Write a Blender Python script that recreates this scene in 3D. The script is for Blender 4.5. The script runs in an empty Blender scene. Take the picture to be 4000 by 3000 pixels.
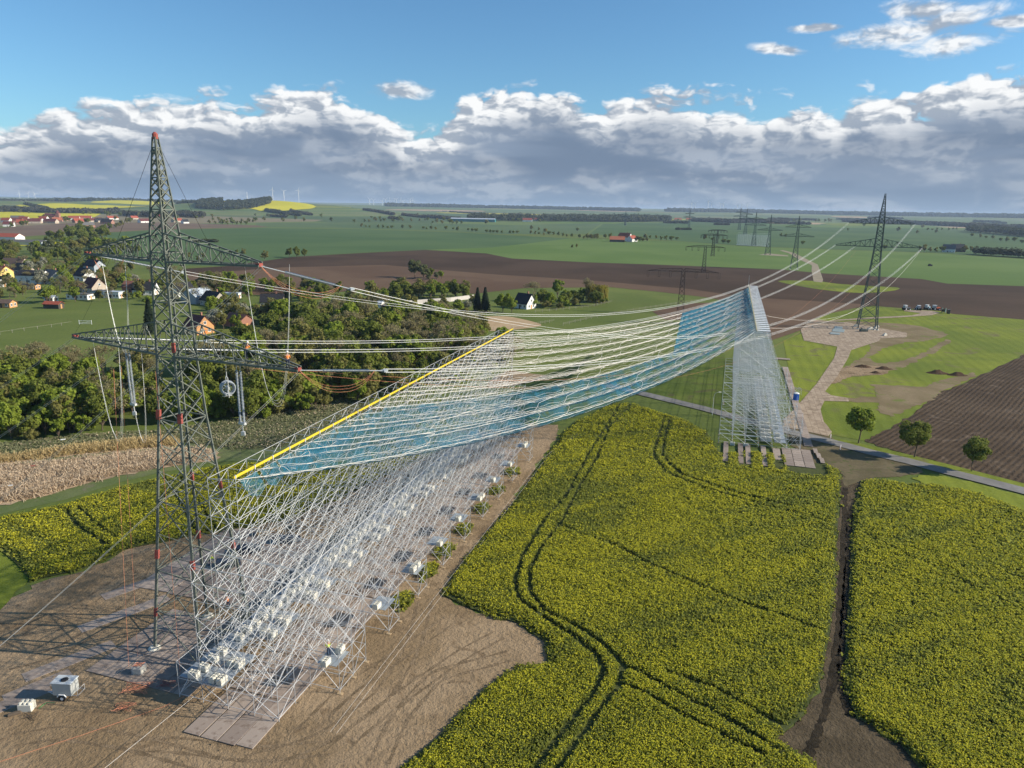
import bpy, math, random
import numpy as np
from mathutils import Vector, Matrix, noise as mnoise
from mathutils.geometry import tessellate_polygon
random.seed(7); rng = np.random.default_rng(7)
SC = bpy.context.scene; COL = SC.collection
# ------------------------------------------------------------------ camera
F, HC = 2773.0, 53.0
PITCH, ROLL = math.atan((1500-806)/F), math.radians(1.077)
ROT = np.array(Matrix.Rotation(math.pi/2-PITCH, 3, 'X') @ Matrix.Rotation(ROLL, 3, 'Z'))
cd = bpy.data.cameras.new('camera'); cam = bpy.data.objects.new('camera', cd); COL.objects.link(cam)
cam.matrix_world = Matrix.Translation((0, 0, HC)) @ Matrix(ROT.tolist()).to_4x4()
cd.sensor_fit = 'HORIZONTAL'; cd.sensor_width = 36; cd.lens = 36*F/4000; cd.clip_start = .5; cd.clip_end = 90000
SC.camera = cam
def ray(px, py): return ROT @ np.array([(px-2000)/F, (1500-py)/F, -1.])
def at(px, py, z=0.):
    d = ray(px, py); t = (z-HC)/d[2]; return np.array([t*d[0], t*d[1], z])
def height(px, py, g):                      # height of a photo point standing over ground point g
    d = ray(px, py); n = np.array([g[0], g[1]]); return HC + d[2]*n.dot(n)/n.dot(d[:2])
# ------------------------------------------------------------------ light and view
SUN_AZ, SUN_EL = math.radians(93), math.radians(26)
sd = bpy.data.lights.new('sun', 'SUN'); sd.energy = 5.0; sd.angle = math.radians(.53); sd.color = (1, .91, .77)
so = bpy.data.objects.new('sun', sd); COL.objects.link(so)
so.rotation_euler = Vector((math.sin(SUN_AZ)*math.cos(SUN_EL), math.cos(SUN_AZ)*math.cos(SUN_EL), math.sin(SUN_EL))).to_track_quat('Z', 'Y').to_euler()
SC.view_settings.view_transform = 'Standard'; SC.view_settings.look = 'None'; SC.view_settings.gamma = 1
SC.view_settings.exposure = 0.48
# ------------------------------------------------------------------ node helpers
class NT:
    def __init__(s, tree): s.t = tree; s.n = tree.nodes; s.l = tree.links
    def node(s, typ, **kw):
        n = s.n.new(typ)
        for k, v in kw.items(): setattr(n, k, v)
        return n
    def put(s, sock, v):
        if isinstance(v, bpy.types.NodeSocket): s.l.new(v, sock)
        elif v is not None: sock.default_value = v
    def m(s, op, a, b=None, c=None, clamp=False):
        n = s.node('ShaderNodeMath', operation=op, use_clamp=clamp)
        for i, v in enumerate((a, b, c)): s.put(n.inputs[i], v)
        return n.outputs[0]
    def ss(s, x, lo, hi, a=0., b=1.):
        n = s.node('ShaderNodeMapRange', interpolation_type='SMOOTHSTEP')
        for i, v in enumerate((x, lo, hi, a, b)): s.put(n.inputs[i], v)
        return n.outputs[0]
    def mixc(s, f, a, b, blend='MIX'):
        n = s.node('ShaderNodeMix', data_type='RGBA', blend_type=blend)
        s.put(n.inputs[0], f)
        for i, v in ((6, a), (7, b)): s.put(n.inputs[i], (*v, 1) if isinstance(v, tuple) and len(v) == 3 else v)
        return n.outputs[2]
    def noise(s, vec, scale, det=4, rough=.5, dist=0., out=0, dims='3D'):
        n = s.node('ShaderNodeTexNoise', noise_dimensions=dims)
        s.put(n.inputs['Vector'], vec); n.inputs['Scale'].default_value = scale; n.inputs['Detail'].default_value = det
        n.inputs['Roughness'].default_value = rough; n.inputs['Distortion'].default_value = dist
        return n.outputs[out]
    def xyz(s, x, y, z=0.):
        n = s.node('ShaderNodeCombineXYZ'); [s.put(n.inputs[i], v) for i, v in enumerate((x, y, z))]; return n.outputs[0]
    def sep(s, v):
        n = s.node('ShaderNodeSeparateXYZ'); s.put(n.inputs[0], v); return n.outputs
    def mapping(s, v, scale=(1, 1, 1), rot=(0, 0, 0), loc=(0, 0, 0)):
        n = s.node('ShaderNodeMapping'); s.put(n.inputs[0], v)
        n.inputs['Scale'].default_value = scale; n.inputs['Rotation'].default_value = rot; n.inputs['Location'].default_value = loc
        return n.outputs[0]
# ------------------------------------------------------------------ world: sky with cumulus band
S2 = 4000/2212
def azel(ox, oy):
    d = ray(ox*S2, oy*S2); d = d/np.linalg.norm(d); return math.atan2(d[0], d[1]), math.asin(d[2])
W = bpy.data.worlds.new('World'); SC.world = W; W.use_nodes = True
W.cycles.sampling_method = 'MANUAL'; W.cycles.sample_map_resolution = 128
T = NT(W.node_tree); T.n.clear()
sky = T.node('ShaderNodeTexSky', sky_type='NISHITA', sun_disc=False)
sky.sun_elevation = SUN_EL; sky.sun_rotation = SUN_AZ; sky.air_density = 1.0; sky.dust_density = .6; sky.ozone_density = 2.0; sky.altitude = 100
tc = T.node('ShaderNodeTexCoord'); gx, gy, gz = T.sep(tc.outputs['Generated'])
AZ = T.m('ARCTAN2', gx, gy); EL = T.m('ARCSINE', gz)
def curve(pts, off=0.):
    n = T.node('ShaderNodeFloatCurve'); c = n.mapping.curves[0]
    P = sorted((azel(x, y)[0]/1.6+.5, (azel(x, y)[1])/.5) for x, y in pts)
    while len(c.points) < len(P): c.points.new(.5, .5)
    for p, q in zip(c.points, P): p.location = q; p.handle_type = 'AUTO'
    n.mapping.extend = 'HORIZONTAL'; n.mapping.update()
    T.put(n.inputs['Value'], T.m('MULTIPLY_ADD', AZ, 1/1.6, .5))
    return T.m('MULTIPLY', n.outputs[0], .5)
top1 = curve([(-60,262),(0,240),(50,232),(110,218),(200,216),(300,214),(380,208),(450,204),(520,208),(590,192),(640,175),(700,174),(760,190),(810,214),(850,245),(875,266),(905,262),(945,258),(980,246),(1005,215),(1050,192),(1120,176),(1180,164),(1235,180),(1290,212),(1350,192),(1420,178),(1480,190),(1560,208),(1650,212),(1740,205),(1815,222),(1850,192),(1930,186),(2000,180),(2070,165),(2130,138),(2212,132),(2300,132)])
def puff(v, sc):
    n = T.node('ShaderNodeTexVoronoi', voronoi_dimensions='2D', feature='SMOOTH_F1'); T.put(n.inputs['Vector'], v); n.inputs['Scale'].default_value = sc; n.inputs['Smoothness'].default_value = .25; n.inputs['Detail'].default_value = 0
    d = n.outputs['Distance']; return T.m('SUBTRACT', 1., T.m('MULTIPLY', d, T.m('MULTIPLY', d, 1.6)))
def fbm_field(dx, dy):
    a = T.m('ADD', AZ, dx); e = T.m('ADD', EL, dy)
    w = T.node('ShaderNodeVectorMath', operation='MULTIPLY_ADD'); T.put(w.inputs[0], T.noise(T.xyz(a, e), 30, 2, .55, 0, 1, '2D')); w.inputs[1].default_value = (.045, .035, 0); T.put(w.inputs[2], T.xyz(a, T.m('MULTIPLY', e, 2.5), 0.)); v = w.outputs[0]
    s = T.m('MULTIPLY', T.noise(v, 8, 1, .5, 0, dims='2D'), .8)
    s = T.m('MULTIPLY_ADD', puff(v, 18), .30, s); s = T.m('MULTIPLY_ADD', puff(v, 46), .17, s); s = T.m('MULTIPLY_ADD', puff(v, 110), .07, s)
    return T.m('MULTIPLY_ADD', T.noise(v, 120, 3, .6, 0, dims='2D'), .10, s)
n0 = fbm_field(0, 0); n1 = fbm_field(.010, .007)
d0 = T.m('ADD', T.m('SUBTRACT', top1, EL), T.m('MULTIPLY', T.m('SUBTRACT', n0, .90), .060))     # >0 inside cloud
a1 = T.m('MULTIPLY', T.ss(d0, -.004, .012), T.m('MULTIPLY_ADD', T.ss(wispn, .38, .62), .30, .70)) if False else T.ss(d0, -.004, .012)
hor = T.ss(EL, .0, .30)
wispn = T.noise(T.xyz(AZ, T.m('MULTIPLY', EL, 2.6), 1.1), 12, 5, .62, .6, dims='2D')
def blob(cx, cy, rx, ry, tilt=0.):
    a, e = azel(cx, cy); a2 = azel(cx+rx, cy)[0]-a; e2 = e-azel(cx, cy+ry)[1]
    u = T.m('DIVIDE', T.m('SUBTRACT', AZ, a), a2); w = T.m('DIVIDE', T.m('SUBTRACT', T.m('MULTIPLY_ADD', T.m('SUBTRACT', AZ, a), tilt, EL), e), e2)
    return T.m('SUBTRACT', 1., T.m('SQRT', T.m('ADD', T.m('MULTIPLY', u, u), T.m('MULTIPLY', w, w))))
bl = None
for b_ in [(1985,62,170,40,-.1),(2060,92,130,38,0),(1990,25,90,30,0),(2200,45,120,16,0),(1690,108,70,14,.15),(865,200,75,24,0),(1760,60,60,10,0)]:
    q = T.m('MULTIPLY', T.m('MAXIMUM', blob(*b_), -1.), .9); bl = q if bl is None else T.m('MAXIMUM', bl, q)
bd = T.m('ADD', bl, T.m('MULTIPLY', T.m('SUBTRACT', T.m('MULTIPLY_ADD', n0, .3, T.m('MULTIPLY', wispn, .8)), .66), 2.2))
a2_ = T.m('MULTIPLY', T.ss(bd, -.1, .55), .95)
alpha = T.m('MAXIMUM', a1, a2_)
# cloud light: sunlit bulges towards the sun, grey-blue flat bases and rain veil towards the horizon
lit = T.ss(T.m('SUBTRACT', n0, n1), -.16, .16)
depth = T.ss(T.m('ADD', T.m('SUBTRACT', top1, EL), T.m('MULTIPLY', T.m('SUBTRACT', wispn, .5), .030)), .026, .066)
lumps = T.ss(T.noise(T.xyz(AZ, T.m('MULTIPLY', EL, 2.8), 8.2), 8, 3, .55, .3, dims='2D'), .38, .62)
sh = T.m('MULTIPLY', depth, T.m('MULTIPLY_ADD', lumps, -.20, 1.))
ccol = T.mixc(lit, (.27, .315, .38), (.70, .71, .715))
basec = T.mixc(T.ss(T.noise(T.xyz(AZ, T.m('MULTIPLY', EL, 6.), 2.), 5, 2, .5, .2, dims='2D'), .35, .7), (.135, .185, .265), (.185, .24, .325))
basec = T.mixc(T.ss(EL, .0, .055), (.19, .26, .36), basec)
ccol = T.mixc(sh, ccol, basec)
bg1 = T.node('ShaderNodeBackground'); bg1.inputs[1].default_value = .093
T.put(bg1.inputs[0], T.mixc(1., sky.outputs[0], (.62, .93, 1.12), 'MULTIPLY'))
bg2 = T.node('ShaderNodeBackground'); T.put(bg2.inputs[0], ccol); bg2.inputs[1].default_value = 1.
mx = T.node('ShaderNodeMixShader'); T.put(mx.inputs[0], alpha); T.l.new(bg1.outputs[0], mx.inputs[1]); T.l.new(bg2.outputs[0], mx.inputs[2])
wo = T.node('ShaderNodeOutputWorld'); T.l.new(mx.outputs[0], wo.inputs[0])
# ------------------------------------------------------------------ materials
MATS = {}
def mat(name, fn, rough=.8, metal=0., spec=.3):
    if name in MATS: return MATS[name]
    m = bpy.data.materials.new(name); m.use_nodes = True; N = NT(m.node_tree); N.n.clear()
    b = N.node('ShaderNodeBsdfPrincipled'); o = N.node('ShaderNodeOutputMaterial'); N.l.new(b.outputs[0], o.inputs[0])
    b.inputs['Roughness'].default_value = rough; b.inputs['Metallic'].default_value = metal; b.inputs['Specular IOR Level'].default_value = spec
    tc_ = N.node('ShaderNodeTexCoord'); N.obj = tc_.outputs['Object']; N.b = b; N.out = o
    r = fn(N)
    if r is not None: N.put(b.inputs['Base Color'], (*r, 1) if isinstance(r, tuple) else r)
    MATS[name] = m; return m
def bump(N, h, strength=.5, dist=.1):
    n = N.node('ShaderNodeBump'); N.put(n.inputs['Height'], h); n.inputs['Strength'].default_value = strength; n.inputs['Distance'].default_value = dist
    N.l.new(n.outputs[0], N.b.inputs['Normal'])
def plain(name, c, rough=.7, metal=0., var=.25, sc=2., spec=.3):
    def f(N):
        n = N.noise(N.obj, sc, 4, .6)
        return N.mixc(n, tuple(x*(1-var) for x in c), tuple(min(1, x*(1+var)) for x in c))
    return mat(name, f, rough, metal, spec)
_a, _b = at(3560, 1640), at(3820, 1482); AZP = math.degrees(math.atan2((_b-_a)[0], (_b-_a)[1]))
def field_mat(name, c1, c2, sc=.02, stripe=None, c3=None, fs=1.2, bmp=.3, bd=.15):
    """two-tone soil or crop with drill rows: stripe = (azimuth deg, metres between rows, strength)"""
    def f(N):
        g = N.node('ShaderNodeNewGeometry').outputs['Position']
        n = N.noise(g, sc, 5, .55, .5); c = N.mixc(N.ss(n, .35, .65), c1, c2)
        fine = N.noise(g, fs, 5, .7); c = N.mixc(N.ss(fine, .3, .75, .25, .0), c, tuple(x*.45 for x in c1))
        if c3: c = N.mixc(N.ss(N.noise(g, sc*2.7, 4, .6, 1.), .56, .68, 0, .8), c, c3)
        h = fine
        if stripe:
            a, d, s = stripe; r = math.radians(a); x, y, _ = N.sep(g)
            u = N.m('SUBTRACT', N.m('MULTIPLY', x, math.cos(r)), N.m('MULTIPLY', y, math.sin(r)))
            u = N.m('ADD', u, N.m('MULTIPLY', N.noise(g, .02, 1, .5), 3.5))
            w = N.m('MULTIPLY_ADD', N.m('SINE', N.m('MULTIPLY', u, 2*math.pi/d)), .5, .5)
            w = N.m('MULTIPLY', w, N.ss(N.noise(g, .5, 5, .7), .3, .65, .1, 1.))
            c = N.mixc(N.m('MULTIPLY', w, s), c, tuple(x*.55 for x in c1)); h = N.m('MULTIPLY_ADD', w, .8, fine)
        bump(N, h, bmp, bd)
        return c
    return mat(name, f, .95, 0, .08)
M_grass = field_mat('pasture grass', (.060,.105,.020), (.095,.150,.032), .03, None, (.075,.085,.03))
M_soil = field_mat('trodden soil', (.255,.178,.100), (.375,.270,.165), .09, None, (.175,.120,.070), 1.3, .9, .4)
M_metal = plain('galvanised steel', (.60,.60,.59), .45, .25, .2, 3.)
M_silver = plain('silver tube', (.74,.74,.72), .45, .15, .15, 3.)
M_bright = plain('white tube with painted sun glint', (.88,.87,.84), .4, .1, .06, 3.)  # near-white steel: sun glint on braces and transoms put into the colour
M_deck = plain('steel decking', (.36,.40,.43), .5, .4, .2, 3.)
M_tower = plain('green grey tower paint', (.150,.163,.138), .6, .1, .25, 1.5)
M_tower2 = plain('dark tower paint', (.085,.11,.10), .7, .1, .25, 1.5)
M_towerrust = plain('brown weathered steel', (.075,.05,.042), .8, .1, .3, 1.5)
M_red = plain('red oxide primer', (.30,.075,.06), .7, 0, .25, 2.)
M_wire = plain('bright aluminium wire', (.74,.74,.72), .5, .15, .1, 1.)
M_rope = plain('pale rope', (.72,.68,.62), .8, 0, .15, 2.)
M_orope = plain('orange rope', (.62,.25,.14), .8, 0, .2, 2.)
M_yellow = plain('yellow beam paint', (.66,.49,.035), .5, 0, .08, 2.)
M_block = plain('pale concrete', (.60,.57,.48), .9, 0, .15, 2.)
M_wood = plain('timber', (.42,.30,.17), .85, 0, .3, 3.)
M_bark = plain('bark', (.12,.092,.066), .95, 0, .35, 2.)
M_black = plain('black rubber', (.02,.02,.022), .8, 0, .2, 2.)
M_white = plain('white paint', (.78,.78,.76), .5, 0, .06, 1.)
M_glass = plain('window glass', (.03,.04,.05), .1, 0, .2, 1., .6)
M_porc = plain('grey insulator glaze', (.33,.36,.39), .25, 0, .1, 2., .6)
# ------------------------------------------------------------------ mesh helpers
def mesh_obj(name, V_, F_, m, parent=None, idx=None, smooth=False, loc=None, attr=None):
    me = bpy.data.meshes.new(name)
    V_ = np.asarray(V_, np.float32).reshape(-1, 3)
    if isinstance(F_, np.ndarray):
        k = F_.shape[1]; me.vertices.add(len(V_)); me.vertices.foreach_set('co', V_.ravel())
        me.loops.add(F_.size); me.loops.foreach_set('vertex_index', F_.astype(np.int32).ravel())
        me.polygons.add(len(F_)); me.polygons.foreach_set('loop_start', np.arange(0, F_.size, k, dtype=np.int32))
        me.update(calc_edges=True)
    else:
        me.from_pydata([tuple(map(float, v)) for v in V_], [], F_)
    for mm in (m if isinstance(m, (list, tuple)) else [m]): me.materials.append(mm)
    if idx is not None: me.polygons.foreach_set('material_index', np.asarray(idx, np.int32))
    if attr is not None:
        a = me.attributes.new('tint', 'FLOAT', 'FACE'); a.data.foreach_set('value', np.asarray(attr, np.float32))
    if smooth: me.polygons.foreach_set('use_smooth', np.ones(len(me.polygons), bool))
    me.update()
    o = bpy.data.objects.new(name, me); COL.objects.link(o)
    if parent: o.parent = parent
    if loc is not None: o.location = loc
    return o
def tag(o, label=None, cat=None, group=None, kind=None):
    for k, v in (('label', label), ('category', cat), ('group', group), ('kind', kind)):
        if v: o[k] = v
    return o
def empty(name, loc=(0,0,0), rz=0, label=None, cat=None, group=None):
    o = bpy.data.objects.new(name, None); COL.objects.link(o); o.location = [float(v) for v in loc]; o.rotation_euler = (0,0,rz)
    return tag(o, label, cat, group)
def copy_tree(o, parent=None):
    c = o.copy(); COL.objects.link(c)
    if parent: c.parent = parent; c.matrix_parent_inverse = o.matrix_parent_inverse
    for ch in list(o.children): copy_tree(ch, c)
    return c
class MB:
    """collects bars, boxes and lathes into one mesh"""
    def __init__(s): s.v = []; s.f = []; s.n = 0; s.mi = []; s.cur = 0
    def add(s, v, f):
        v = np.asarray(v, float); s.v.append(v); s.f += [tuple(i+s.n for i in q) for q in f]; s.mi += [s.cur]*len(f); s.n += len(v); return s
    def bar(s, a, b, r, sides=4, r2=None, cap=True):
        a = np.asarray(a, float); b = np.asarray(b, float); d = b-a; L = np.linalg.norm(d)
        if L < 1e-6: return s
        d /= L; u = np.cross(d, [0,0,1.] if abs(d[2]) < .95 else [1.,0,0]); u /= np.linalg.norm(u); w = np.cross(d, u)
        t = np.arange(sides)*2*math.pi/sides+math.pi/4; ring = np.outer(np.cos(t), u)+np.outer(np.sin(t), w)
        r2 = r if r2 is None else r2
        f = [(i, (i+1) % sides, sides+(i+1) % sides, sides+i) for i in range(sides)]
        if cap: f += [tuple(range(sides))[::-1], tuple(range(sides, 2*sides))]
        return s.add(np.vstack([a+ring*r, b+ring*r2]), f)
    def path(s, P, r, sides=4, cap=False):
        P = np.asarray(P, float); n = len(P); d = np.gradient(P, axis=0); d /= np.linalg.norm(d, axis=1)[:, None]+1e-9
        u = np.cross(d, [0,0,1.]); bad = np.linalg.norm(u, axis=1) < .05; u[bad] = np.cross(d[bad], [0,1.,0]); u /= np.linalg.norm(u, axis=1)[:, None]+1e-9; w = np.cross(d, u)
        t = np.arange(sides)*2*math.pi/sides+math.pi/4; rr = np.full(n, r) if np.isscalar(r) else np.asarray(r)
        v = P[:, None]+rr[:, None, None]*(np.cos(t)[None, :, None]*u[:, None]+np.sin(t)[None, :, None]*w[:, None])
        f = [(k*sides+i, k*sides+(i+1) % sides, (k+1)*sides+(i+1) % sides, (k+1)*sides+i) for k in range(n-1) for i in range(sides)]
        if cap: f += [tuple(range(sides))[::-1], tuple(range((n-1)*sides, n*sides))]
        return s.add(v.reshape(-1, 3), f)
    def box(s, c, size, rz=0., ch=0.):
        c = np.asarray(c, float); h = np.asarray(size, float)/2; co, si = math.cos(rz), math.sin(rz)
        if ch <= 0:
            p = np.array([(x, y, z) for z in (-1,1) for x, y in ((-1,-1),(1,-1),(1,1),(-1,1))])*h
            f = [(3,2,1,0),(4,5,6,7),(0,1,5,4),(1,2,6,5),(2,3,7,6),(3,0,4,7)]
        else:
            P = []
            for z, k in ((-h[2], ch), (-h[2]+ch, 0), (h[2]-ch, 0), (h[2], ch)):
                x, y = h[0]-k, h[1]-k; e = ch*.6
                P += [(-x+e,-y,z),(x-e,-y,z),(x,-y+e,z),(x,y-e,z),(x-e,y,z),(-x+e,y,z),(-x,y-e,z),(-x,-y+e,z)]
            p = np.array(P); f = [tuple(range(8))[::-1], tuple(range(24, 32))]+[(k*8+i, k*8+(i+1) % 8, k*8+8+(i+1) % 8, k*8+8+i) for k in range(3) for i in range(8)]
        q = p.copy(); q[:, 0] = p[:, 0]*co-p[:, 1]*si; q[:, 1] = p[:, 0]*si+p[:, 1]*co
        return s.add(q+c, f)
    def lathe(s, c, prof, sides=10, axis=None):
        c = np.asarray(c, float); ax = np.array([0,0,1.]) if axis is None else np.asarray(axis, float)/np.linalg.norm(axis)
        u = np.cross(ax, [0,0,1.] if abs(ax[2]) < .9 else [1.,0,0]); u /= np.linalg.norm(u); w = np.cross(ax, u)
        t = np.arange(sides)*2*math.pi/sides; v = [c+ax*z+r*(math.cos(a)*u+math.sin(a)*w) for r, z in prof for a in t]; n = len(prof)
        f = [(k*sides+i, k*sides+(i+1) % sides, (k+1)*sides+(i+1) % sides, (k+1)*sides+i) for k in range(n-1) for i in range(sides)]
        f += [tuple(range(sides))[::-1], tuple(range((n-1)*sides, n*sides))]
        return s.add(v, f)
    def prism(s, pts, z0, z1):                 # footprint polygon extruded
        n = len(pts); v = [(x, y, z0) for x, y in pts]+[(x, y, z1) for x, y in pts]
        return s.add(v, [tuple(range(n))[::-1], tuple(range(n, 2*n))]+[(i, (i+1) % n, n+(i+1) % n, n+i) for i in range(n)])
    def obj(s, name, m, parent=None, smooth=False, loc=None):
        return mesh_obj(name, np.vstack(s.v), s.f, m, parent, s.mi if isinstance(m, (list, tuple)) else None, smooth, loc)
# value noise for numpy
def vnoise(x, y, seed=0):
    xi = np.floor(x).astype(np.int64); yi = np.floor(y).astype(np.int64); fx = x-xi; fy = y-yi; fx = fx*fx*(3-2*fx); fy = fy*fy*(3-2*fy)
    def h(a, b):
        n = (a*374761393+b*668265263+seed*974711) & 0x7fffffff; n = ((n ^ (n >> 13))*1274126177) & 0x7fffffff; return ((n ^ (n >> 16)) & 0xffff)/65535.
    return (h(xi, yi)*(1-fx)+h(xi+1, yi)*fx)*(1-fy)+(h(xi, yi+1)*(1-fx)+h(xi+1, yi+1)*fx)*fy
def fbm(x, y, o=4, seed=0):
    s = 0; a = .5
    for k in range(o): s = s+a*vnoise(x*2**k+17.3*k, y*2**k-9.1*k, seed+k); a *= .5
    return s/(1-.5**o)
def inside(px, py, poly):
    r = np.zeros(px.shape, bool); P = np.asarray(poly); n = len(P); j = n-1
    for i in range(n):
        xi, yi = P[i][:2]; xj, yj = P[j][:2]
        c = ((yi > py) != (yj > py)) & (px < (xj-xi)*(py-yi)/(yj-yi+1e-12)+xi); r ^= c; j = i
    return r
def dist_poly(px, py, line):
    d = np.full(px.shape, 1e9); L = np.asarray(line)[:, :2]
    for a, b in zip(L[:-1], L[1:]):
        v = b-a; t = np.clip(((px-a[0])*v[0]+(py-a[1])*v[1])/(v@v+1e-9), 0, 1); d = np.minimum(d, np.hypot(px-a[0]-t*v[0], py-a[1]-t*v[1]))
    return d
# ------------------------------------------------------------------ frames along the scaffolds
AZL = math.radians(16.7); Lv = np.array([math.sin(AZL), math.cos(AZL), 0]); Tv = np.array([math.cos(AZL), -math.sin(AZL), 0])
RZL = -AZL
def LT(L, T_, z=0.): return Lv*L+Tv*T_+np.array([0, 0, z])
# ------------------------------------------------------------------ ground sheets
def smooth_px(pts, sub=5):                 # closed Catmull-Rom in photo pixels
    P = np.asarray(pts, float); n = len(P); out = []
    for i in range(n):
        p0, p1, p2, p3 = P[i-1], P[i], P[(i+1) % n], P[(i+2) % n]
        for k in range(sub):
            t = k/sub; out.append(.5*((2*p1)+(-p0+p2)*t+(2*p0-5*p1+4*p2-p3)*t*t+(-p0+3*p1-3*p2+p3)*t**3))
    return out
def sheet(name, pts, m, z, px=True, soft=False, jit=0., kind='structure'):
    P = smooth_px(pts) if soft else pts
    G = [at(*p)[:2] for p in P] if px else [np.asarray(p)[:2] for p in P]
    if jit:
        Q = []
        for a, b in zip(G, G[1:]+G[:1]):
            n = max(1, int(np.linalg.norm(b-a)/(jit*3)))
            n = min(n, 12)
            for k in range(n): Q.append(a+(b-a)*k/n+rng.normal(0, jit, 2)*(k > 0 or soft))
        G = Q
    tri = tessellate_polygon([[Vector((*g, 0)) for g in G]])
    f = []
    for t in tri:
        a, b, c = (G[i] for i in t); cr = (b[0]-a[0])*(c[1]-a[1])-(b[1]-a[1])*(c[0]-a[0])
        f.append(tuple(t) if cr > 0 else tuple(t)[::-1])
    o = mesh_obj(name, [(*g, z) for g in G], f, m); o['kind'] = kind; return o
def far_ground(N):
    g = N.node('ShaderNodeNewGeometry').outputs['Position']
    v = N.node('ShaderNodeTexVoronoi'); N.put(v.inputs['Vector'], N.mapping(g, (1/900, 1/1500, 1))); v.inputs['Scale'].default_value = 1; v.inputs['Randomness'].default_value = .9
    r = N.sep(v.outputs['Color'])[0]
    cr = N.node('ShaderNodeValToRGB'); N.put(cr.inputs[0], r); e = cr.color_ramp; e.interpolation = 'CONSTANT'
    cols = [(0,(.09,.14,.05)),(.2,(.13,.175,.055)),(.4,(.10,.15,.06)),(.52,(.22,.185,.11)),(.62,(.15,.19,.06)),(.8,(.08,.12,.05)),(.95,(.34,.30,.04))]
    while len(e.elements) < len(cols): e.elements.new(.5)
    for q, (p, c) in zip(e.elements, cols): q.position = p; q.color = (*c, 1)
    d = N.node('ShaderNodeVectorMath', operation='LENGTH'); N.put(d.inputs[0], g)
    near = N.mixc(N.ss(N.noise(g, .012, 5, .6, .5), .35, .65), (.120,.155,.034), (.170,.200,.048))
    near = N.mixc(N.ss(N.noise(g, .9, 5, .7), .3, .75, .35, .0), near, (.03,.05,.015))
    near = N.mixc(N.ss(N.noise(g, .05, 4, .6, 1.), .58, .7, 0, .5), near, (.12,.11,.045))
    bump(N, N.noise(g, 1.5, 4, .6), .35, .2)
    return N.mixc(N.ss(d.outputs['Value'], 1500, 1700), near, cr.outputs[0])
M_ground = mat('open country', far_ground, .95, 0, .08)
gv = []; gf = []
R_ = [0, 150, 400, 1000, 2500, 6000, 14000, 30000, 60000]; NA = 48
for i, r in enumerate(R_):
    for k in range(NA): gv.append((r*math.sin(2*math.pi*k/NA), r*math.cos(2*math.pi*k/NA), 0))
for i in range(len(R_)-1):
    for k in range(NA): gf.append((i*NA+k, (i+1)*NA+k, (i+1)*NA+(k+1) % NA, i*NA+(k+1) % NA))
gr = mesh_obj('ground', gv, gf, M_ground); gr['kind'] = 'structure'
M_wheat = field_mat('dark green winter wheat', (.072,.125,.045), (.100,.155,.056), .004, (60, 14, .12), None, .4, .1)
M_wheatl = field_mat('light green winter wheat', (.110,.175,.042), (.145,.210,.055), .006, (75, 16, .12), None, .4, .1)
M_plough = field_mat('dark ploughed soil', (.062,.038,.022), (.092,.057,.034), .012, (70, 5, .25), None, .7, .3)
M_plough2 = field_mat('drier ploughed soil', (.125,.075,.045), (.165,.105,.064), .012, (70, 5, .2), None, .7, .3)
M_ploughr = field_mat('furrowed ploughed soil', (.075,.050,.030), (.115,.080,.050), .05, (AZP, 1.25, .42), (.15,.11,.075), 1.6, .7, .3)
M_rapefar = field_mat('rape field in flower', (.52,.47,.02), (.62,.55,.03), .004, None, None, .3, .1)
M_sand = field_mat('pale sand', (.42,.29,.165), (.50,.36,.21), .1, None, None, 1.)
M_dry = field_mat('dry grass and soil', (.19,.145,.075), (.27,.205,.12), .08, None, (.13,.17,.03), 1.2, .6)
M_meadow = field_mat('young yellow green growth', (.140,.180,.026), (.235,.265,.032), .022, (16, 4, .18), (.16,.135,.065), 1.2, .6)
M_marsh = field_mat('marsh grass', (.11,.145,.05), (.16,.18,.075), .08, None, (.16,.145,.09), 1.2, .6)
M_asph = field_mat('worn asphalt lane', (.21,.20,.185), (.27,.255,.235), .2, None, None, 1.5, .2)
M_cropsoil = field_mat('soil under the crop', (.065,.078,.026), (.09,.10,.035), .3, None, None, 1.5, .5)
M_rutsoil = field_mat('wheel track soil', (.085,.064,.038), (.13,.098,.06), .3, None, None, 1.8, .9, .4)
def slab_mat(name, az, w, h, c1, c2, mortar):
    def f(N):
        g = N.node('ShaderNodeNewGeometry').outputs['Position']
        b = N.node('ShaderNodeTexBrick'); N.put(b.inputs['Vector'], N.mapping(g, (1,1,1), (0,0,math.radians(az))))
        b.inputs['Color1'].default_value = (*c1,1); b.inputs['Color2'].default_value = (*c2,1); b.inputs['Mortar'].default_value = (*mortar,1)
        b.inputs['Scale'].default_value = 1; b.inputs['Brick Width'].default_value = w; b.inputs['Row Height'].default_value = h; b.inputs['Mortar Size'].default_value = .05
        n = N.noise(g, .5, 5, .65, .6); c = N.mixc(N.ss(n, .42, .66, 0, .85), b.outputs[0], (.20,.145,.095)); c = N.mixc(N.ss(N.noise(g, .12, 4, .6, .8), .5, .7, 0, .6), c, (.30,.225,.15))
        bump(N, N.noise(g, 2, 4, .6), .3, .05); return c
    return mat(name, f, .85, 0, .15)
M_slab = slab_mat('road plates', 17+90, 3.0, 1.5, (.44,.345,.245), (.36,.275,.195), (.20,.14,.09))
M_slab2 = slab_mat('road plates crosswise', 60, 3.0, 1.5, (.44,.345,.245), (.36,.275,.195), (.20,.14,.09))
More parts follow.
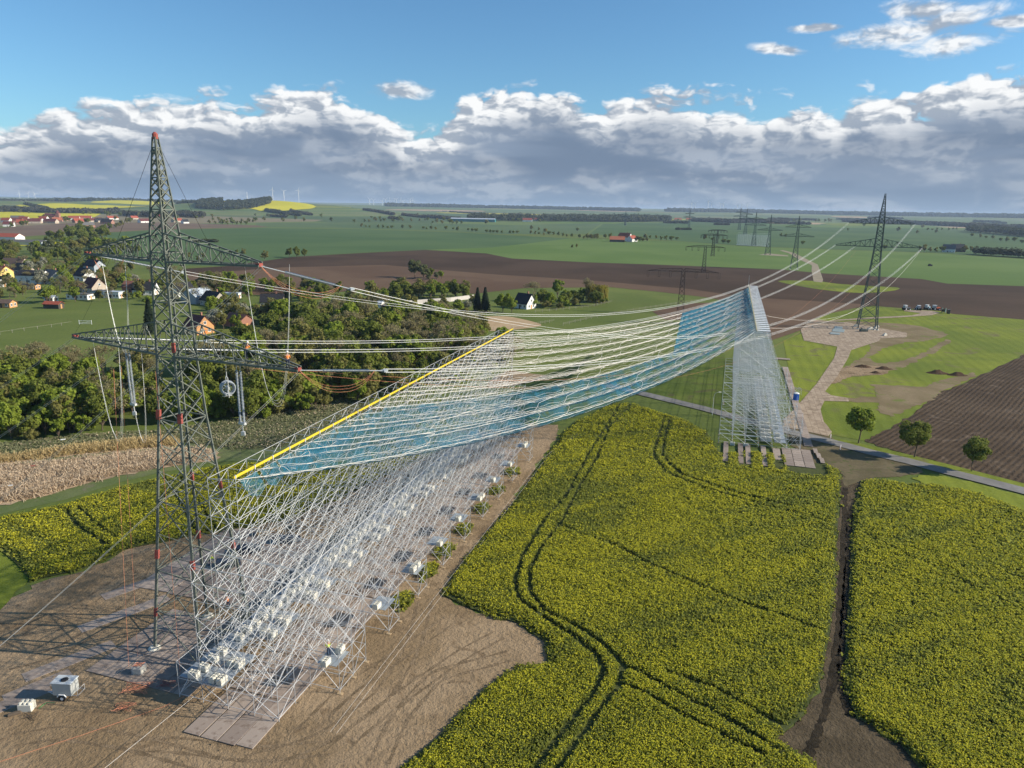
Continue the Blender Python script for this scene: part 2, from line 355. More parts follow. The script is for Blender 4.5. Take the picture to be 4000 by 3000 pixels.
# far fields
sheet('field', [(389,912),(592,899),(1000,890),(1400,895),(1798,908),(1942,917),(2236,931),(1920,967),(1662,976),(1400,988),(1150,1003),(880,1040),(600,1035),(400,1000)], M_wheat, .05)
sheet('field', [(1662,976),(1920,967),(2236,931),(2400,936),(2661,944),(2842,958),(3000,967),(3300,978),(3633,989),(4000,1012),(4150,1020),(4150,1125),(4000,1118),(3700,1108),(3600,1090),(3220,1068),(3050,1053),(2600,1035),(2300,1025),(2000,1010),(1900,990)], M_wheatl, .08)
sheet('field', [(2360,872),(2700,868),(3000,867),(3588,885),(3791,908),(4150,925),(4150,1018),(4000,1010),(3633,987),(3300,976),(3000,965),(2842,956),(2661,942),(2300,915)], M_wheat, .05)
sheet('field', [(1400,868),(1700,872),(2000,880),(2350,872),(2290,914),(1942,914),(1798,905),(1400,892),(1000,887),(1000,872)], field_mat('grey green far crop', (.09,.14,.06), (.115,.16,.065), .004, None, None, .3, .1), .03)
sheet('field', [(-200,842),(0,826),(60,824),(200,822),(330,826),(395,835),(370,848),(200,852),(0,851),(-200,858)], M_rapefar, .12)
sheet('field', [(-100,812),(100,811),(170,818),(60,820),(-100,822)], M_rapefar, .12)
sheet('field', [(-100,955),(60,944),(190,944),(310,950),(290,957),(160,957),(20,962),(-100,972)], M_rapefar, .12)
sheet('field', [(1435,823),(1600,825),(1690,830),(1690,834),(1560,833),(1440,828)], M_rapefar, .12)
sheet('field', [(-150,905),(60,885),(250,873),(420,872),(600,868),(1000,880),(1050,887),(800,893),(590,898),(389,910),(180,918),(-150,940)], field_mat('brown fallow', (.16,.11,.075), (.20,.14,.095), .01), .10)
sheet('field', [(720,1050),(880,1040),(1150,1003),(1400,989),(1662,976),(1900,990),(2000,1010),(2300,1025),(2600,1035),(3050,1053),(3220,1068),(3600,1090),(3700,1108),(4000,1118),(4150,1125),(4150,1258),(4000,1249),(3723,1227),(3669,1215),(3560,1207),(3497,1202),(3407,1195),(3330,1205),(3244,1224),(3172,1251),(3122,1293),(3014,1330),(2900,1230),(2860,1182),(2770,1163),(2580,1141),(2384,1122),(2055,1125),(1852,1148),(1626,1134),(1400,1134),(1100,1160),(720,1130)], M_plough, .06)
sheet('field', [(720,1075),(1100,1045),(1500,1035),(1900,1070),(2300,1095),(2700,1130),(2900,1160),(3100,1172),(3400,1190),(3330,1205),(3244,1224),(3172,1251),(3122,1293),(3014,1330),(2900,1230),(2860,1182),(2770,1163),(2580,1141),(2384,1122),(2055,1125),(1852,1148),(1626,1134),(1400,1134),(1100,1160),(720,1130)], M_plough2, .10)
sheet('field', [(2547,1217),(2700,1185),(2862,1180),(2900,1225),(2800,1250),(2600,1250)], M_plough2, .10)
sheet('grass', [(3041,1098),(3181,1098),(3271,1109),(3407,1118),(3497,1123),(3513,1129),(3475,1138),(3362,1145),(3226,1134),(3113,1116)], M_meadow, .14, soft=True)
sheet('path', [(3045,979),(3081,989),(3117,1012),(3172,1037),(3170,1057),(3178,1100),(3212,1104),(3215,1093),(3201,1052),(3194,1034),(3149,1012),(3104,989),(3059,978)], field_mat('sandy track', (.30,.25,.17), (.36,.30,.21), .1), .18)
sheet('path', [(2960,996),(3000,990),(3078,998),(3080,1002),(3000,998)], MATS['sandy track'], .16)
sheet('paddock', [(1820,1254),(1865,1238),(1969,1236),(2032,1245),(2114,1268),(2068,1281),(1933,1293),(1842,1286)], M_sand, .06, soft=True)
sheet('dirt', [(1978,1450),(2060,1458),(2140,1471),(2068,1495),(1960,1512),(1900,1505)], M_soil, .06, soft=True)
# grass and soil round the far scaffold and second tower
sheet('meadow', [(3060,1330),(3140,1300),(3172,1251),(3244,1224),(3407,1195),(3497,1202),(3669,1215),(3723,1227),(4000,1249),(4200,1262),(4200,1330),(4000,1385),(3820,1470),(3646,1549),(3546,1634),(3377,1723),(3200,1690),(3120,1600),(3080,1440)], M_meadow, .05)
sheet('meadow', [(2420,1500),(2560,1400),(2700,1330),(2820,1330),(2840,1500),(2850,1622),(2743,1592),(2580,1552),(2444,1517)], field_mat('track marked young crop', (.095,.135,.024), (.150,.185,.034), .05, (16, 4.5, .22), (.10,.085,.04), 1.2, .6), .05, jit=.5)
sheet('dirt', [(3300,1262),(3420,1260),(3560,1270),(3650,1290),(3700,1310),(3620,1330),(3500,1345),(3400,1395),(3440,1420),(3560,1400),(3690,1330),(3700,1345),(3560,1420),(3430,1460),(3330,1470),(3300,1440),(3400,1360)], M_dry, .09, soft=True, jit=.6)
sheet('dirt', [(3270,1450),(3330,1432),(3430,1430),(3480,1445),(3440,1465),(3330,1470),(3250,1500)], M_soil, .12, soft=True, jit=.5)
sheet('dirt', [(3403,1502),(3600,1512),(3700,1480),(3800,1455),(3815,1468),(3700,1520),(3620,1570),(3540,1600),(3480,1630),(3420,1600),(3440,1575),(3300,1570),(3310,1555),(3425,1552)], M_dry, .10, jit=.5)
sheet('field', [(3377,1723),(3440,1690),(3546,1634),(3646,1549),(3820,1470),(4000,1385),(4300,1250),(4300,1990),(4000,1893),(3745,1825),(3546,1779)], M_ploughr, .08, jit=.4)
sheet('path', [(3127,1288),(3172,1249),(3316,1261),(3434,1283),(3542,1301),(3542,1319),(3440,1322),(3434,1333),(3325,1369),(3313,1400),(3268,1475),(3223,1530),(3245,1545),(3312,1556),(3316,1570),(3220,1568),(3205,1600),(3208,1614),(3218,1650),(3230,1662),(3250,1690),(3235,1706),(3120,1680),(3060,1672),(3060,1640),(3099,1604),(3190,1500),(3258,1400),(3271,1355),(3140,1331)], M_slab, .15)
sheet('path', [(3240,1256),(3380,1248),(3530,1240),(3640,1232),(3672,1222),(3640,1215),(3533,1210),(3530,1216),(3600,1224),(3560,1233),(3400,1241),(3270,1250)], M_slab2, .17)
sheet('dirt', [(3060,1640),(3120,1620),(3200,1650),(3240,1700),(3300,1745),(3420,1782),(3600,1832),(3560,1860),(3400,1870),(3300,1900),(3290,1850),(3200,1815),(3140,1800),(3080,1720)], field_mat('trampled soil and grass', (.115,.095,.050), (.175,.140,.080), .15, None, (.075,.095,.025), 1.5, .6), .07, soft=True, jit=.3)
# foreground soil
sheet('dirt', [(-700,3400),(-700,2560),(0,2384),(60,2330),(120,2289),(205,2259),(313,2235),(410,2199),(500,2145),(633,2120),(800,2085),(950,2065),(1150,2020),(1300,1960),(1500,1860),(1700,1770),(1900,1690),(2010,1660),(2180,1660),(2180,1700),(2140,1760),(2060,1880),(1960,2010),(1850,2150),(1760,2260),(1728,2325),(1842,2382),(2026,2438),(2125,2509),(2139,2594),(1969,2637),(1898,2694),(1785,2807),(1700,2892),(1560,3000),(1300,3400)], M_soil, .04, jit=.35)
sheet('dirt', [(3131,2807),(3202,2665),(3238,2495),(3259,2325),(3266,2155),(3278,1962),(3283,1838),(3350,1850),(3362,1900),(3335,1990),(3330,2042),(3315,2325),(3301,2538),(3301,2694),(3344,2807),(3500,2892),(3620,3000),(3620,3300),(3000,3300),(2900,2990),(3032,2880)], M_rutsoil, .05, jit=.3)
for q_ in ([(3302,1905),(3300,1990),(3294,2155),(3286,2325),(3270,2495),(3255,2650),(3215,2800),(3180,2900),(3120,3040)], [(3325,1985),(3318,2060),(3312,2155),(3303,2325),(3290,2495),(3286,2600),(3290,2690),(3320,2800)]):
    P_ = [at(*p)[:2] for p in q_]; nn_ = []
    for w_ in (-.42, .42):
        for i_, p_ in (enumerate(P_) if w_ < 0 else reversed(list(enumerate(P_)))):
            d_ = P_[min(i_+1, len(P_)-1)]-P_[max(i_-1, 0)]; d_ = d_/np.linalg.norm(d_); nn_.append(p_+np.array([d_[1], -d_[0]])*w_*(1+.25*math.sin(i_*3)))
    sheet('rut', nn_[::-1], field_mat('rut mud with painted shade', (.028,.022,.014), (.055,.042,.026), .5, None, None, 2., .9, .3), .075, px=False, jit=.12)  # dark rut mud; right strip also has the crop's shadow painted in
M_tyre = field_mat('tyre pressed soil', (.19,.135,.080), (.29,.21,.13), .6, None, (.33,.24,.15), 3., 1., .3)
def ruts(pts, gap=1.9, w=.22, seed=0):
    P_ = np.array([at(*p)[:2] for p in pts]); t = np.linspace(0, len(P_)-1, 26); q = np.stack([np.interp(t, range(len(P_)), P_[:, 0]), np.interp(t, range(len(P_)), P_[:, 1])], 1)
    for _ in range(3): q[1:-1] = (q[:-2]+q[1:-1]*2+q[2:])/4
    d_ = np.gradient(q, axis=0); d_ /= np.linalg.norm(d_, axis=1)[:, None]; n_ = np.stack([d_[:, 1], -d_[:, 0]], 1); rr = np.random.default_rng(seed)
    for s_ in (-1, 1):
        c_ = q+n_*gap/2*s_; ww = w*rr.uniform(.4, 1.4, len(q))[:, None]; k0 = rr.integers(0, 5)
        L_, R__ = (c_-n_*ww)[k0:], (c_+n_*ww)[k0:]
        sheet('rut', [*L_, *R__[::-1]][::-1], M_tyre, .046+.001*seed, px=False)
for i_, p_ in enumerate([[(1250,3000),(1400,2850),(1600,2700),(1800,2560),(1950,2480)],[(900,3000),(1250,2900),(1500,2720),(1620,2520),(1660,2350)],[(1150,2900),(1350,2700),(1560,2560),(1760,2420)],[(0,2900),(250,2860),(520,2900),(800,2980)],[(-50,2620),(200,2560),(420,2440),(560,2320),(620,2200)],[(100,2450),(300,2380),(480,2260),(640,2160)],[(1480,2980),(1560,2800),(1700,2640),(1850,2600),(2000,2560)],[(300,3000),(600,2900),(1000,2950),(1300,2920)]]): ruts(p_, 1.9, .2, i_)
# lane
def ribbon(name, pts, w, m, z, px=True):
    P = [at(*p)[:2] for p in pts] if px else [np.asarray(p)[:2] for p in pts]
    P = np.array(P); d = np.gradient(P, axis=0); d /= np.linalg.norm(d, axis=1)[:, None]; n = np.stack([d[:, 1], -d[:, 0]], 1)*w/2
    v = [(*p, z) for q in zip(P-n, P+n) for p in q]; f = [(2*i, 2*i+1, 2*i+3, 2*i+2) for i in range(len(P)-1)]
    o = mesh_obj(name, v, f, m); o['kind'] = 'structure'; return P
ROADPX = [(2350,1500),(2444,1523),(2580,1556),(2743,1596),(2851,1625),(2960,1655),(3084,1688),(3178,1711),(3298,1741),(3397,1768),(3546,1803),(3696,1843),(3845,1880),(4000,1920),(4300,2000)]
ROAD = ribbon('road', ROADPX, 4.2, M_asph, .19)
GRV = ribbon('grass', [(3240,1722),(3298,1757-30),(3397,1750),(3546,1785),(3696,1822),(3845,1860),(4000,1900),(4300,1978)], 3.2, M_meadow, .125)
sheet('grass', [(3560,1870),(3640,1852),(3800,1885),(4000,1940),(4200,1990),(4200,2060),(4000,2000),(3800,1935),(3646,1905)], M_meadow, .11, jit=.3)
# left: marsh strip
sheet('marsh', [(-600,1800),(0,1735),(350,1700),(620,1690),(900,1640),(1200,1580),(1500,1560),(1700,1600),(1600,1690),(1350,1800),(1150,1830),(1000,1800),(844,1806),(624,1848),(464,1886),(253,1953),(0,2010),(-600,2150)], M_marsh, .05)
ln = MATS
# ------------------------------------------------------------------ distant hills
def hz(x, y):
    d = np.hypot(x, y); a = np.arctan2(x, y)
    n = fbm(x/2600+5, y/2600+9, 3, 3)
    base = np.clip((d-4200)/3500, 0, 1); base = base*base*(3-2*base)
    h = base*(26+34*(n-.3)) + np.clip((d-9000)/6000, 0, 1)*(12+40*np.exp(-((a-.42)/.22)**2)*n+24*np.exp(-((a+.1)/.2)**2)*n)
    for px, dd, hh, wr, wd in [(1010,3700,62,520,520),(1180,3900,50,420,500),(150,4300,38,900,700),(520,5200,48,600,700),(700,4800,35,500,500)]:
        az = azel(px/S2, 445)[0]; cx, cy = dd*math.sin(az), dd*math.cos(az)
        u = (x-cx)*math.cos(az)-(y-cy)*math.sin(az); w = (x-cx)*math.sin(az)+(y-cy)*math.cos(az)
        h = np.maximum(h, hh*np.exp(-(u/wr)**2-(w/wd)**2)-3)
    return h-1.2*(h < .5)
def polar_grid(name, a0, a1, na, ds, m, off=0., edge=False):
    A, D = np.meshgrid(np.linspace(a0, a1, na), ds, indexing='ij')
    if edge:
        k = np.linspace(-1, 1, len(ds))[None, :]; w = np.sqrt(np.clip(1-np.linspace(-1, 1, na)**2, 0, 1))[:, None]; mid = (ds[0]+ds[-1])/2
        nn = .6+.8*fbm(np.linspace(0, 6, na), np.full(na, ds[0]/99.), 3, 5)[:, None]
        D = mid+k*(ds[-1]-ds[0])/2*w*nn
    X, Y = D*np.sin(A), D*np.cos(A); Z = hz(X, Y)+off; nd = len(ds)
    v = np.stack([X, Y, Z], -1).reshape(-1, 3); i = np.arange(na-1)[:, None]*nd+np.arange(nd-1)[None, :]
    f = np.stack([i, i+1, i+nd+1, i+nd], -1).reshape(-1, 4)[:, ::-1]
    o = mesh_obj(name, v, f, m, smooth=True); o['kind'] = 'structure'; return o
polar_grid('hills', -.80, .80, 260, np.concatenate([np.arange(2600, 7000, 110), np.geomspace(7000, 26000, 40)]), M_ground)
def hp(x0, x1, d0, d1, m): polar_grid('field', azel(x0/S2, 440)[0], azel(x1/S2, 440)[0], 26, np.linspace(d0, d1, 8), m, 1.5, True)
hp(830, 1235, 3150, 3700, M_rapefar); hp(60, 600, 3500, 3950, M_rapefar); hp(350, 660, 4500, 5100, M_rapefar); hp(-200, 380, 3100, 3300, M_rapefar)
hp(1500, 1900, 5200, 5700, M_sand); hp(2250, 2500, 6500, 7600, M_sand); hp(1700, 2150, 4600, 4900, M_rapefar); hp(3250, 3420, 6000, 6600, M_sand); hp(2900, 3300, 5000, 5300, M_wheatl)
# ------------------------------------------------------------------ crops
def leafmat(name, c1, c2, trans=.35, sc=.35):
    def f(N):
        g = N.node('ShaderNodeNewGeometry').outputs['Position']
        a = N.node('ShaderNodeAttribute', attribute_name='tint').outputs['Fac']
        oi = N.node('ShaderNodeObjectInfo').outputs['Random']
        t = N.m('MULTIPLY_ADD', N.noise(g, sc, 3, .6), .5, N.m('MULTIPLY_ADD', a, .45, N.m('MULTIPLY', oi, .25)), clamp=True)
        c = N.mixc(t, c1, c2)
        tr = N.node('ShaderNodeBsdfTranslucent'); N.put(tr.inputs[0], c); ms = N.node('ShaderNodeMixShader'); ms.inputs[0].default_value = trans
        N.l.new(N.b.outputs[0], ms.inputs[1]); N.l.new(tr.outputs[0], ms.inputs[2]); N.l.new(ms.outputs[0], N.out.inputs[0])
        return c
    return mat(name, f, .75, 0, .15)
M_cropleaf = leafmat('rape leaves', (.185,.210,.040), (.300,.315,.066), .6, .3)
M_cropflower = leafmat('rape flowers', (.50,.48,.03), (.68,.62,.05), .45, .5)
M_reed = leafmat('dry reeds', (.46,.345,.225), (.62,.49,.34), .3, .6)
M_reedy = leafmat('golden reeds', (.44,.33,.16), (.58,.45,.22), .3, .6)
M_sedge = leafmat('green sedge', (.14,.17,.065), (.27,.26,.14), .3, .4)
def quads(c, u, w):                          # centres, half axes -> vertices and faces
    v = np.stack([c-u-w, c+u-w, c+u+w, c-u+w], 1).reshape(-1, 3); return v, np.arange(len(v)).reshape(-1, 4)
def crop(name, label, pts, tracks=(), s0=.205, hgt=.78, mats=(M_cropleaf, M_cropflower), flow=.5, bald=0., cat='crop', edgepx=True, wid=.105, seed=1, streak=True, fl=4):
    r = np.random.default_rng(seed)
    G = np.array([at(*p)[:2] if edgepx else np.asarray(p, float)[:2] for p in pts]); lo, hi = G.min(0), G.max(0); lo = np.maximum(lo, [-260, 40]); hi = np.minimum(hi, [300, 330])
    X, Y = np.meshgrid(np.arange(lo[0], hi[0], s0), np.arange(lo[1], hi[1], s0)); X = X.ravel()+r.uniform(-.5, .5, X.size)*s0; Y = Y.ravel()+r.uniform(-.5, .5, Y.size)*s0
    d = np.hypot(np.hypot(X, Y), HC); k = r.random(X.size) < (85/d)**2*1.05; X, Y, d = X[k], Y[k], d[k]
    v = np.stack([X, Y, np.full_like(X, -HC)], 1)@ROT; px = 2000+F*v[:, 0]/-v[:, 2]; py = 1500-F*v[:, 1]/-v[:, 2]
    k = (px > -120) & (px < 4120) & (py < 3160); X, Y, d = X[k], Y[k], d[k]
    je = fbm(X/2.2, Y/2.2, 3, 11); k = inside(X+(je-.5)*1.6, Y+(fbm(X/2.2+40, Y/2.2, 3, 12)-.5)*1.6, G); X, Y, d = X[k], Y[k], d[k]
    de = dist_poly(X, Y, np.vstack([G, G[:1]])); k = r.random(X.size) < .15+de/1.3; X, Y, d, de = X[k], Y[k], d[k], de[k]
    for line, w in tracks:
        dd = dist_poly(X, Y, line); k = dd > w*(.75+.5*fbm(X*.9, Y*.9, 2, 4)); X, Y, d = X[k], Y[k], d[k]
    n1 = fbm(X/14, Y/14, 4, 21); a = math.radians(118 if streak else 60); u = X*math.cos(a)+Y*math.sin(a); w_ = -X*math.sin(a)+Y*math.cos(a)
    n2 = fbm(u/2.6, w_/17, 3, 31)+.0; lump = fbm(X/1.7, Y/1.7, 3, 41)
    if bald: k = fbm(X/5, Y/5, 3, 51) > bald*(.7+.3*r.random(X.size)); X, Y, d, n1, n2, lump = (q[k] for q in (X, Y, d, n1, n2, lump))
    n = len(X); sc = (d/85)**.85; edge = np.clip(.45+dist_poly(X, Y, np.vstack([G, G[:1]]))/2.2, 0, 1); hgt = hgt*edge; H = hgt*(.80+.32*lump*(.5+n2))*r.uniform(.85, 1.15, n); th = r.uniform(0, math.pi, n)
    V_, F_, I_, A_ = [], [], [], []; off = 0
    def put(c, u_, w2, mi, at_):
        nonlocal off
        v, f = quads(c, u_, w2); V_.append(v); F_.append(f+off); off += len(v); I_.append(np.full(len(f), mi)); A_.append(at_)
    z = np.zeros(n)
    for q in range(3):
        t = th+q*1.05; hh = H*r.uniform(.6, 1.0, n); ww = wid*sc*r.uniform(.7, 1.3, n); lean = r.normal(0, .16 if mats[0] is M_cropleaf else .42, (n, 2))
        c = np.stack([X+r.normal(0, .10, n)*sc, Y+r.normal(0, .10, n)*sc, hh/2], 1)
        put(c, np.stack([np.cos(t)*ww, np.sin(t)*ww, z], 1), np.stack([lean[:, 0], lean[:, 1], hh/2], 1), 0, np.clip(r.random(n)*.6+.4*lump, 0, 1))
    p = np.clip(flow+.02+1.1*(n1-.5)+1.5*(n2-.5)+.6*(lump-.5), .04, 1)
    for q in range(fl):
        k = r.random(n) < p; m_ = k.sum(); s = .045*sc[k]*r.uniform(.7, 1.3, m_); t = r.uniform(0, 6.28, m_); tl = r.uniform(-.9, .9, m_)
        c = np.stack([X[k]+r.normal(0, .13, m_)*sc[k], Y[k]+r.normal(0, .13, m_)*sc[k], H[k]*r.uniform(.86, 1.1, m_)], 1)
        uu = np.stack([np.cos(t), np.sin(t), 0*t], 1)*s[:, None]; nn = np.stack([-np.sin(t)*np.cos(tl), np.cos(t)*np.cos(tl), np.sin(tl)], 1)*s[:, None]
        put(c, uu, nn*1.2, 1, r.random(m_))
    o = mesh_obj(name, np.vstack(V_), np.vstack(F_), list(mats), None, np.concatenate(I_), attr=np.concatenate(A_))
    return tag(o, label, cat, kind='stuff')
def wl(*pts): return np.array([at(*p)[:2] for p in pts])
zt = lambda L: [(1700+x*1.4173, 1900+y*1.4173) for x, y in L]
TL1 = wl(*[(2428,1575),(2336,1722),(2298,1787),(2260,1850)], *zt([(360,30),(300,100),(240,200),(220,270),(232,320),(300,370),(380,420),(450,480),(465,520),(430,590),(370,660),(290,770),(240,830)]))
TL2 = wl(*[(2470,1575),(2379,1678),(2336,1787),(2300,1850)], *zt([(395,10),(350,100),(290,180),(260,240),(262,300),(300,350),(400,400),(470,450),(518,500),(505,560),(450,630),(350,770),(310,830)]))
TL3 = wl((2591,1640),(2580,1700),(2553,1770),(2563,1803),(2596,1846),(2661,1879),(2760,1920),(2900,1960),(3100,2010)); TL4 = wl((2618,1640),(2601,1700),(2588,1776),(2607,1814),(2667,1863),(2770,1900),(2900,1940),(3100,1985))
TL5 = wl(*zt([(518,505),(560,520),(650,570),(750,620),(850,680),(960,745)])); TL6 = wl(*zt([(500,550),(580,580),(680,640),(800,700),(900,750)]))
TL7 = wl(*zt([(330,100),(390,135),(500,170),(600,225),(700,270),(800,312),(940,360),(1080,412)])); TL8 = wl(*zt([(640,520),(760,560),(900,640),(1000,690)]))
STR = [([LT(151, T_)[:2], LT(168, T_)[:2]], w_) for T_, w_ in ((2.8, .75), (6., .75), (7.6, .75), (11., .75), (13.8, .95), (16.4, 1.3), (18.5, 1.3), (20.6, 1.3), (22.6, 1.0))]
R1 = [(1400,3300),(1560,3010),(1700,2892),(1785,2807),(1898,2694),(1969,2637),(2040,2605),(2139,2594),(2125,2509),(2026,2438),(1842,2382),(1728,2325),(1785,2226),(1900,2090),(2010,1960),(2090,1850),(2160,1750),(2200,1690),(2250,1650),(2330,1610),(2400,1575),(2480,1580),(2560,1610),(2680,1645),(2760,1690),(2795,1745),(2815,1772),(2900,1768),(3000,1772),(3090,1782),(3149,1813),(3218,1813),(3278,1838),(3283,1897),(3278,1962),(3266,2155),(3259,2325),(3238,2495),(3202,2665),(3131,2807),(3032,2892),(3180,2985),(3300,3300)]
R2 = [(3362,1880),(3440,1872),(3522,1892),(3646,1895),(3795,1925),(3900,1960),(4000,1998),(4200,2090),(4200,3300),(3640,3300),(3600,3020),(3500,2892),(3344,2807),(3301,2694),(3301,2538),(3315,2325),(3330,2042),(3335,1990)]
sheet('crop_soil', R1, M_cropsoil, .20); sheet('crop_soil', R2, M_cropsoil, .20)
crop('rapeseed', 'flowering rape crop with tram lines between the two scaffolds', R1, [(TL1,.46),(TL2,.46),(TL3,.5),(TL4,.5),(TL5,.42),(TL6,.36),(TL7,.4),(TL8,.35)]+STR, flow=.50)
crop('rapeseed', 'flowering rape crop right of the bare muddy track', R2, [(wl((3350,2080),(3500,2160),(3700,2250),(4000,2400)),.3)], flow=.50, seed=2)
R3 = [(-300,2060),(0,2025),(253,1975),(464,1908),(624,1868),(844,1826),(1000,1815),(1200,1840),(1350,1830),(1450,1790),(1560,1740),(1650,1710),(1650,1790),(1500,1865),(1300,1960),(1150,2020),(950,2065),(800,2085),(633,2120),(500,2145),(410,2190),(313,2230),(205,2252),(120,2270),(60,2200),(0,2150),(-300,2250)]
sheet('crop_soil', R3, M_cropsoil, .16)
crop('rapeseed', 'flowering rape crop left of the lattice tower, partly thin', R3, [(wl((260,2000),(300,2060),(420,2140)),.5),(wl((310,1990),(370,2050),(450,2110)),.4),(wl((640,1870),(700,1960),(760,2080)),.4),(wl((700,1860),(770,1960),(840,2070)),.35)], flow=.52, seed=3, streak=False)
sheet('grass', [(-400,2170),(0,2140),(60,2190),(110,2270),(50,2330),(0,2386),(-400,2560)], M_meadow, .05, jit=.3)
tufts = [('tuft beside the first outrigger bay', 116,-39.2), ('a', 79.5,-39), ('b', 88,-39), ('c', 95,-39), ('d', 103,-39), ('e', 112,-39), ('f', 121,-39), ('g', 131,-39)]
TP = []
for _, L_, T_ in tufts: TP.append([LT(L_+2.6*math.cos(t)*(1+.2*math.sin(3*t)), T_+1.7*math.sin(t)) for t in np.linspace(0, 2*math.pi, 10)[:-1]])
for i, q in enumerate(TP):
    if i == 0: continue
    crop('rape_tuft', 'leftover tuft of rape between two outrigger bays of the near scaffold', q, hgt=1.0, edgepx=False, seed=20+i, s0=.24, flow=.25)['group'] = 'rape tufts left between the outriggers'
RD1 = [(-400,2125),(-200,1990),(0,1975),(180,1940),(320,1895),(455,1860),(633,1830),(844,1800),(852,1770),(800,1755),(700,1760),(500,1775),(330,1795),(150,1815),(0,1828),(-400,1870)]
M_straw = field_mat('fallen reed straw', (.36,.265,.17), (.46,.35,.23), .3, None, (.26,.20,.11), 2., .6)
sheet('straw', RD1, M_straw, .14, jit=.4); sheet('straw', [(-400,1860),(0,1818),(130,1800),(300,1780),(480,1765),(625,1752),(700,1742),(700,1722),(620,1720),(500,1732),(300,1750),(130,1776),(0,1796),(-400,1830)], M_straw, .15, jit=.3)
crop('reed_bed', 'flattened pinkish dry reed bed along the edge of the left rape field', RD1, s0=.17, hgt=1.5, mats=(M_reed, M_reed), flow=.3, wid=.028, seed=5, cat='reeds', fl=1)
crop('reed_bed', 'upright golden reed strip in front of the green sedge', [(-400,1860),(0,1818),(130,1800),(300,1780),(480,1765),(625,1752),(700,1742),(700,1722),(620,1720),(500,1732),(300,1750),(130,1776),(0,1796),(-400,1830)], s0=.17, hgt=1.9, mats=(M_reedy, M_reedy), flow=.3, wid=.026, seed=6, cat='reeds', fl=1)
crop('sedge_bed', 'green and straw coloured sedge between the golden reeds and the wood', [(-400,1825),(0,1790),(300,1745),(620,1715),(900,1760),(1100,1750),(1300,1660),(1500,1600),(1400,1560),(1200,1580),(900,1640),(620,1680),(350,1695),(0,1730),(-400,1770)], s0=.24, hgt=.55, mats=(M_sedge, M_reed), flow=.3, wid=.05, seed=8, cat='sedge', fl=1)
# ------------------------------------------------------------------ trees
M_lf = {k: leafmat('leaves '+k, a, b, .45, .5) for k, a, b in [
    ('deep', (.105,.140,.022), (.215,.240,.044)), ('fresh', (.160,.220,.024), (.280,.335,.045)), ('olive', (.165,.160,.045), (.255,.240,.07)),
    ('yellow', (.16,.15,.02), (.26,.22,.035)), ('bud', (.22,.19,.09), (.32,.28,.14)), ('needle', (.020,.036,.020), (.042,.062,.030)), ('willow', (.11,.13,.05), (.17,.19,.08)), ('blossom', (.40,.38,.32), (.22,.23,.13))]}
def leaf_cloud(r, C_, R_b, per, size, up=.3):
    c, n_, s = [], [], []
    for (ctr, rad) in zip(C_, R_b):
        k = int(per*r.uniform(.7, 1.3)); d = r.normal(size=(k, 3)); d /= np.linalg.norm(d, axis=1)[:, None]
        rr = rad*np.clip(r.normal(.86, .16, k), .2, 1.25)
        c.append(ctr+d*rr[:, None]*np.array([1, 1, .82])); n_.append(d+r.normal(0, .55, (k, 3))+[0, 0, up]); s.append(size*r.uniform(.6, 1.3, k))
    c = np.vstack(c); n_ = np.vstack(n_); s = np.concatenate(s); n_ /= np.linalg.norm(n_, axis=1)[:, None]
    u = np.cross(n_, r.normal(size=n_.shape)); u /= np.linalg.norm(u, axis=1)[:, None]; w = np.cross(n_, u)
    return quads(c, u*s[:, None], w*s[:, None]*.8)
def limb(mb, r, p, d, L, rad, depth, ends):
    q = p+d*L; mid = (p+q)/2+r.normal(0, L*.06, 3); mb.path([p, mid, q], [rad, rad*.8, rad*.6], 5 if rad > .06 else 3)
    if depth == 0: ends.append(q); ends.append(mid); return
    for _ in range(3 if depth > 1 else 4):
        nd = d+r.normal(0, .55, 3)+[0, 0, .12]; nd /= np.linalg.norm(nd); limb(mb, r, q, nd, L*r.uniform(.6, .82), rad*.58, depth-1, ends)
PROTO = {}
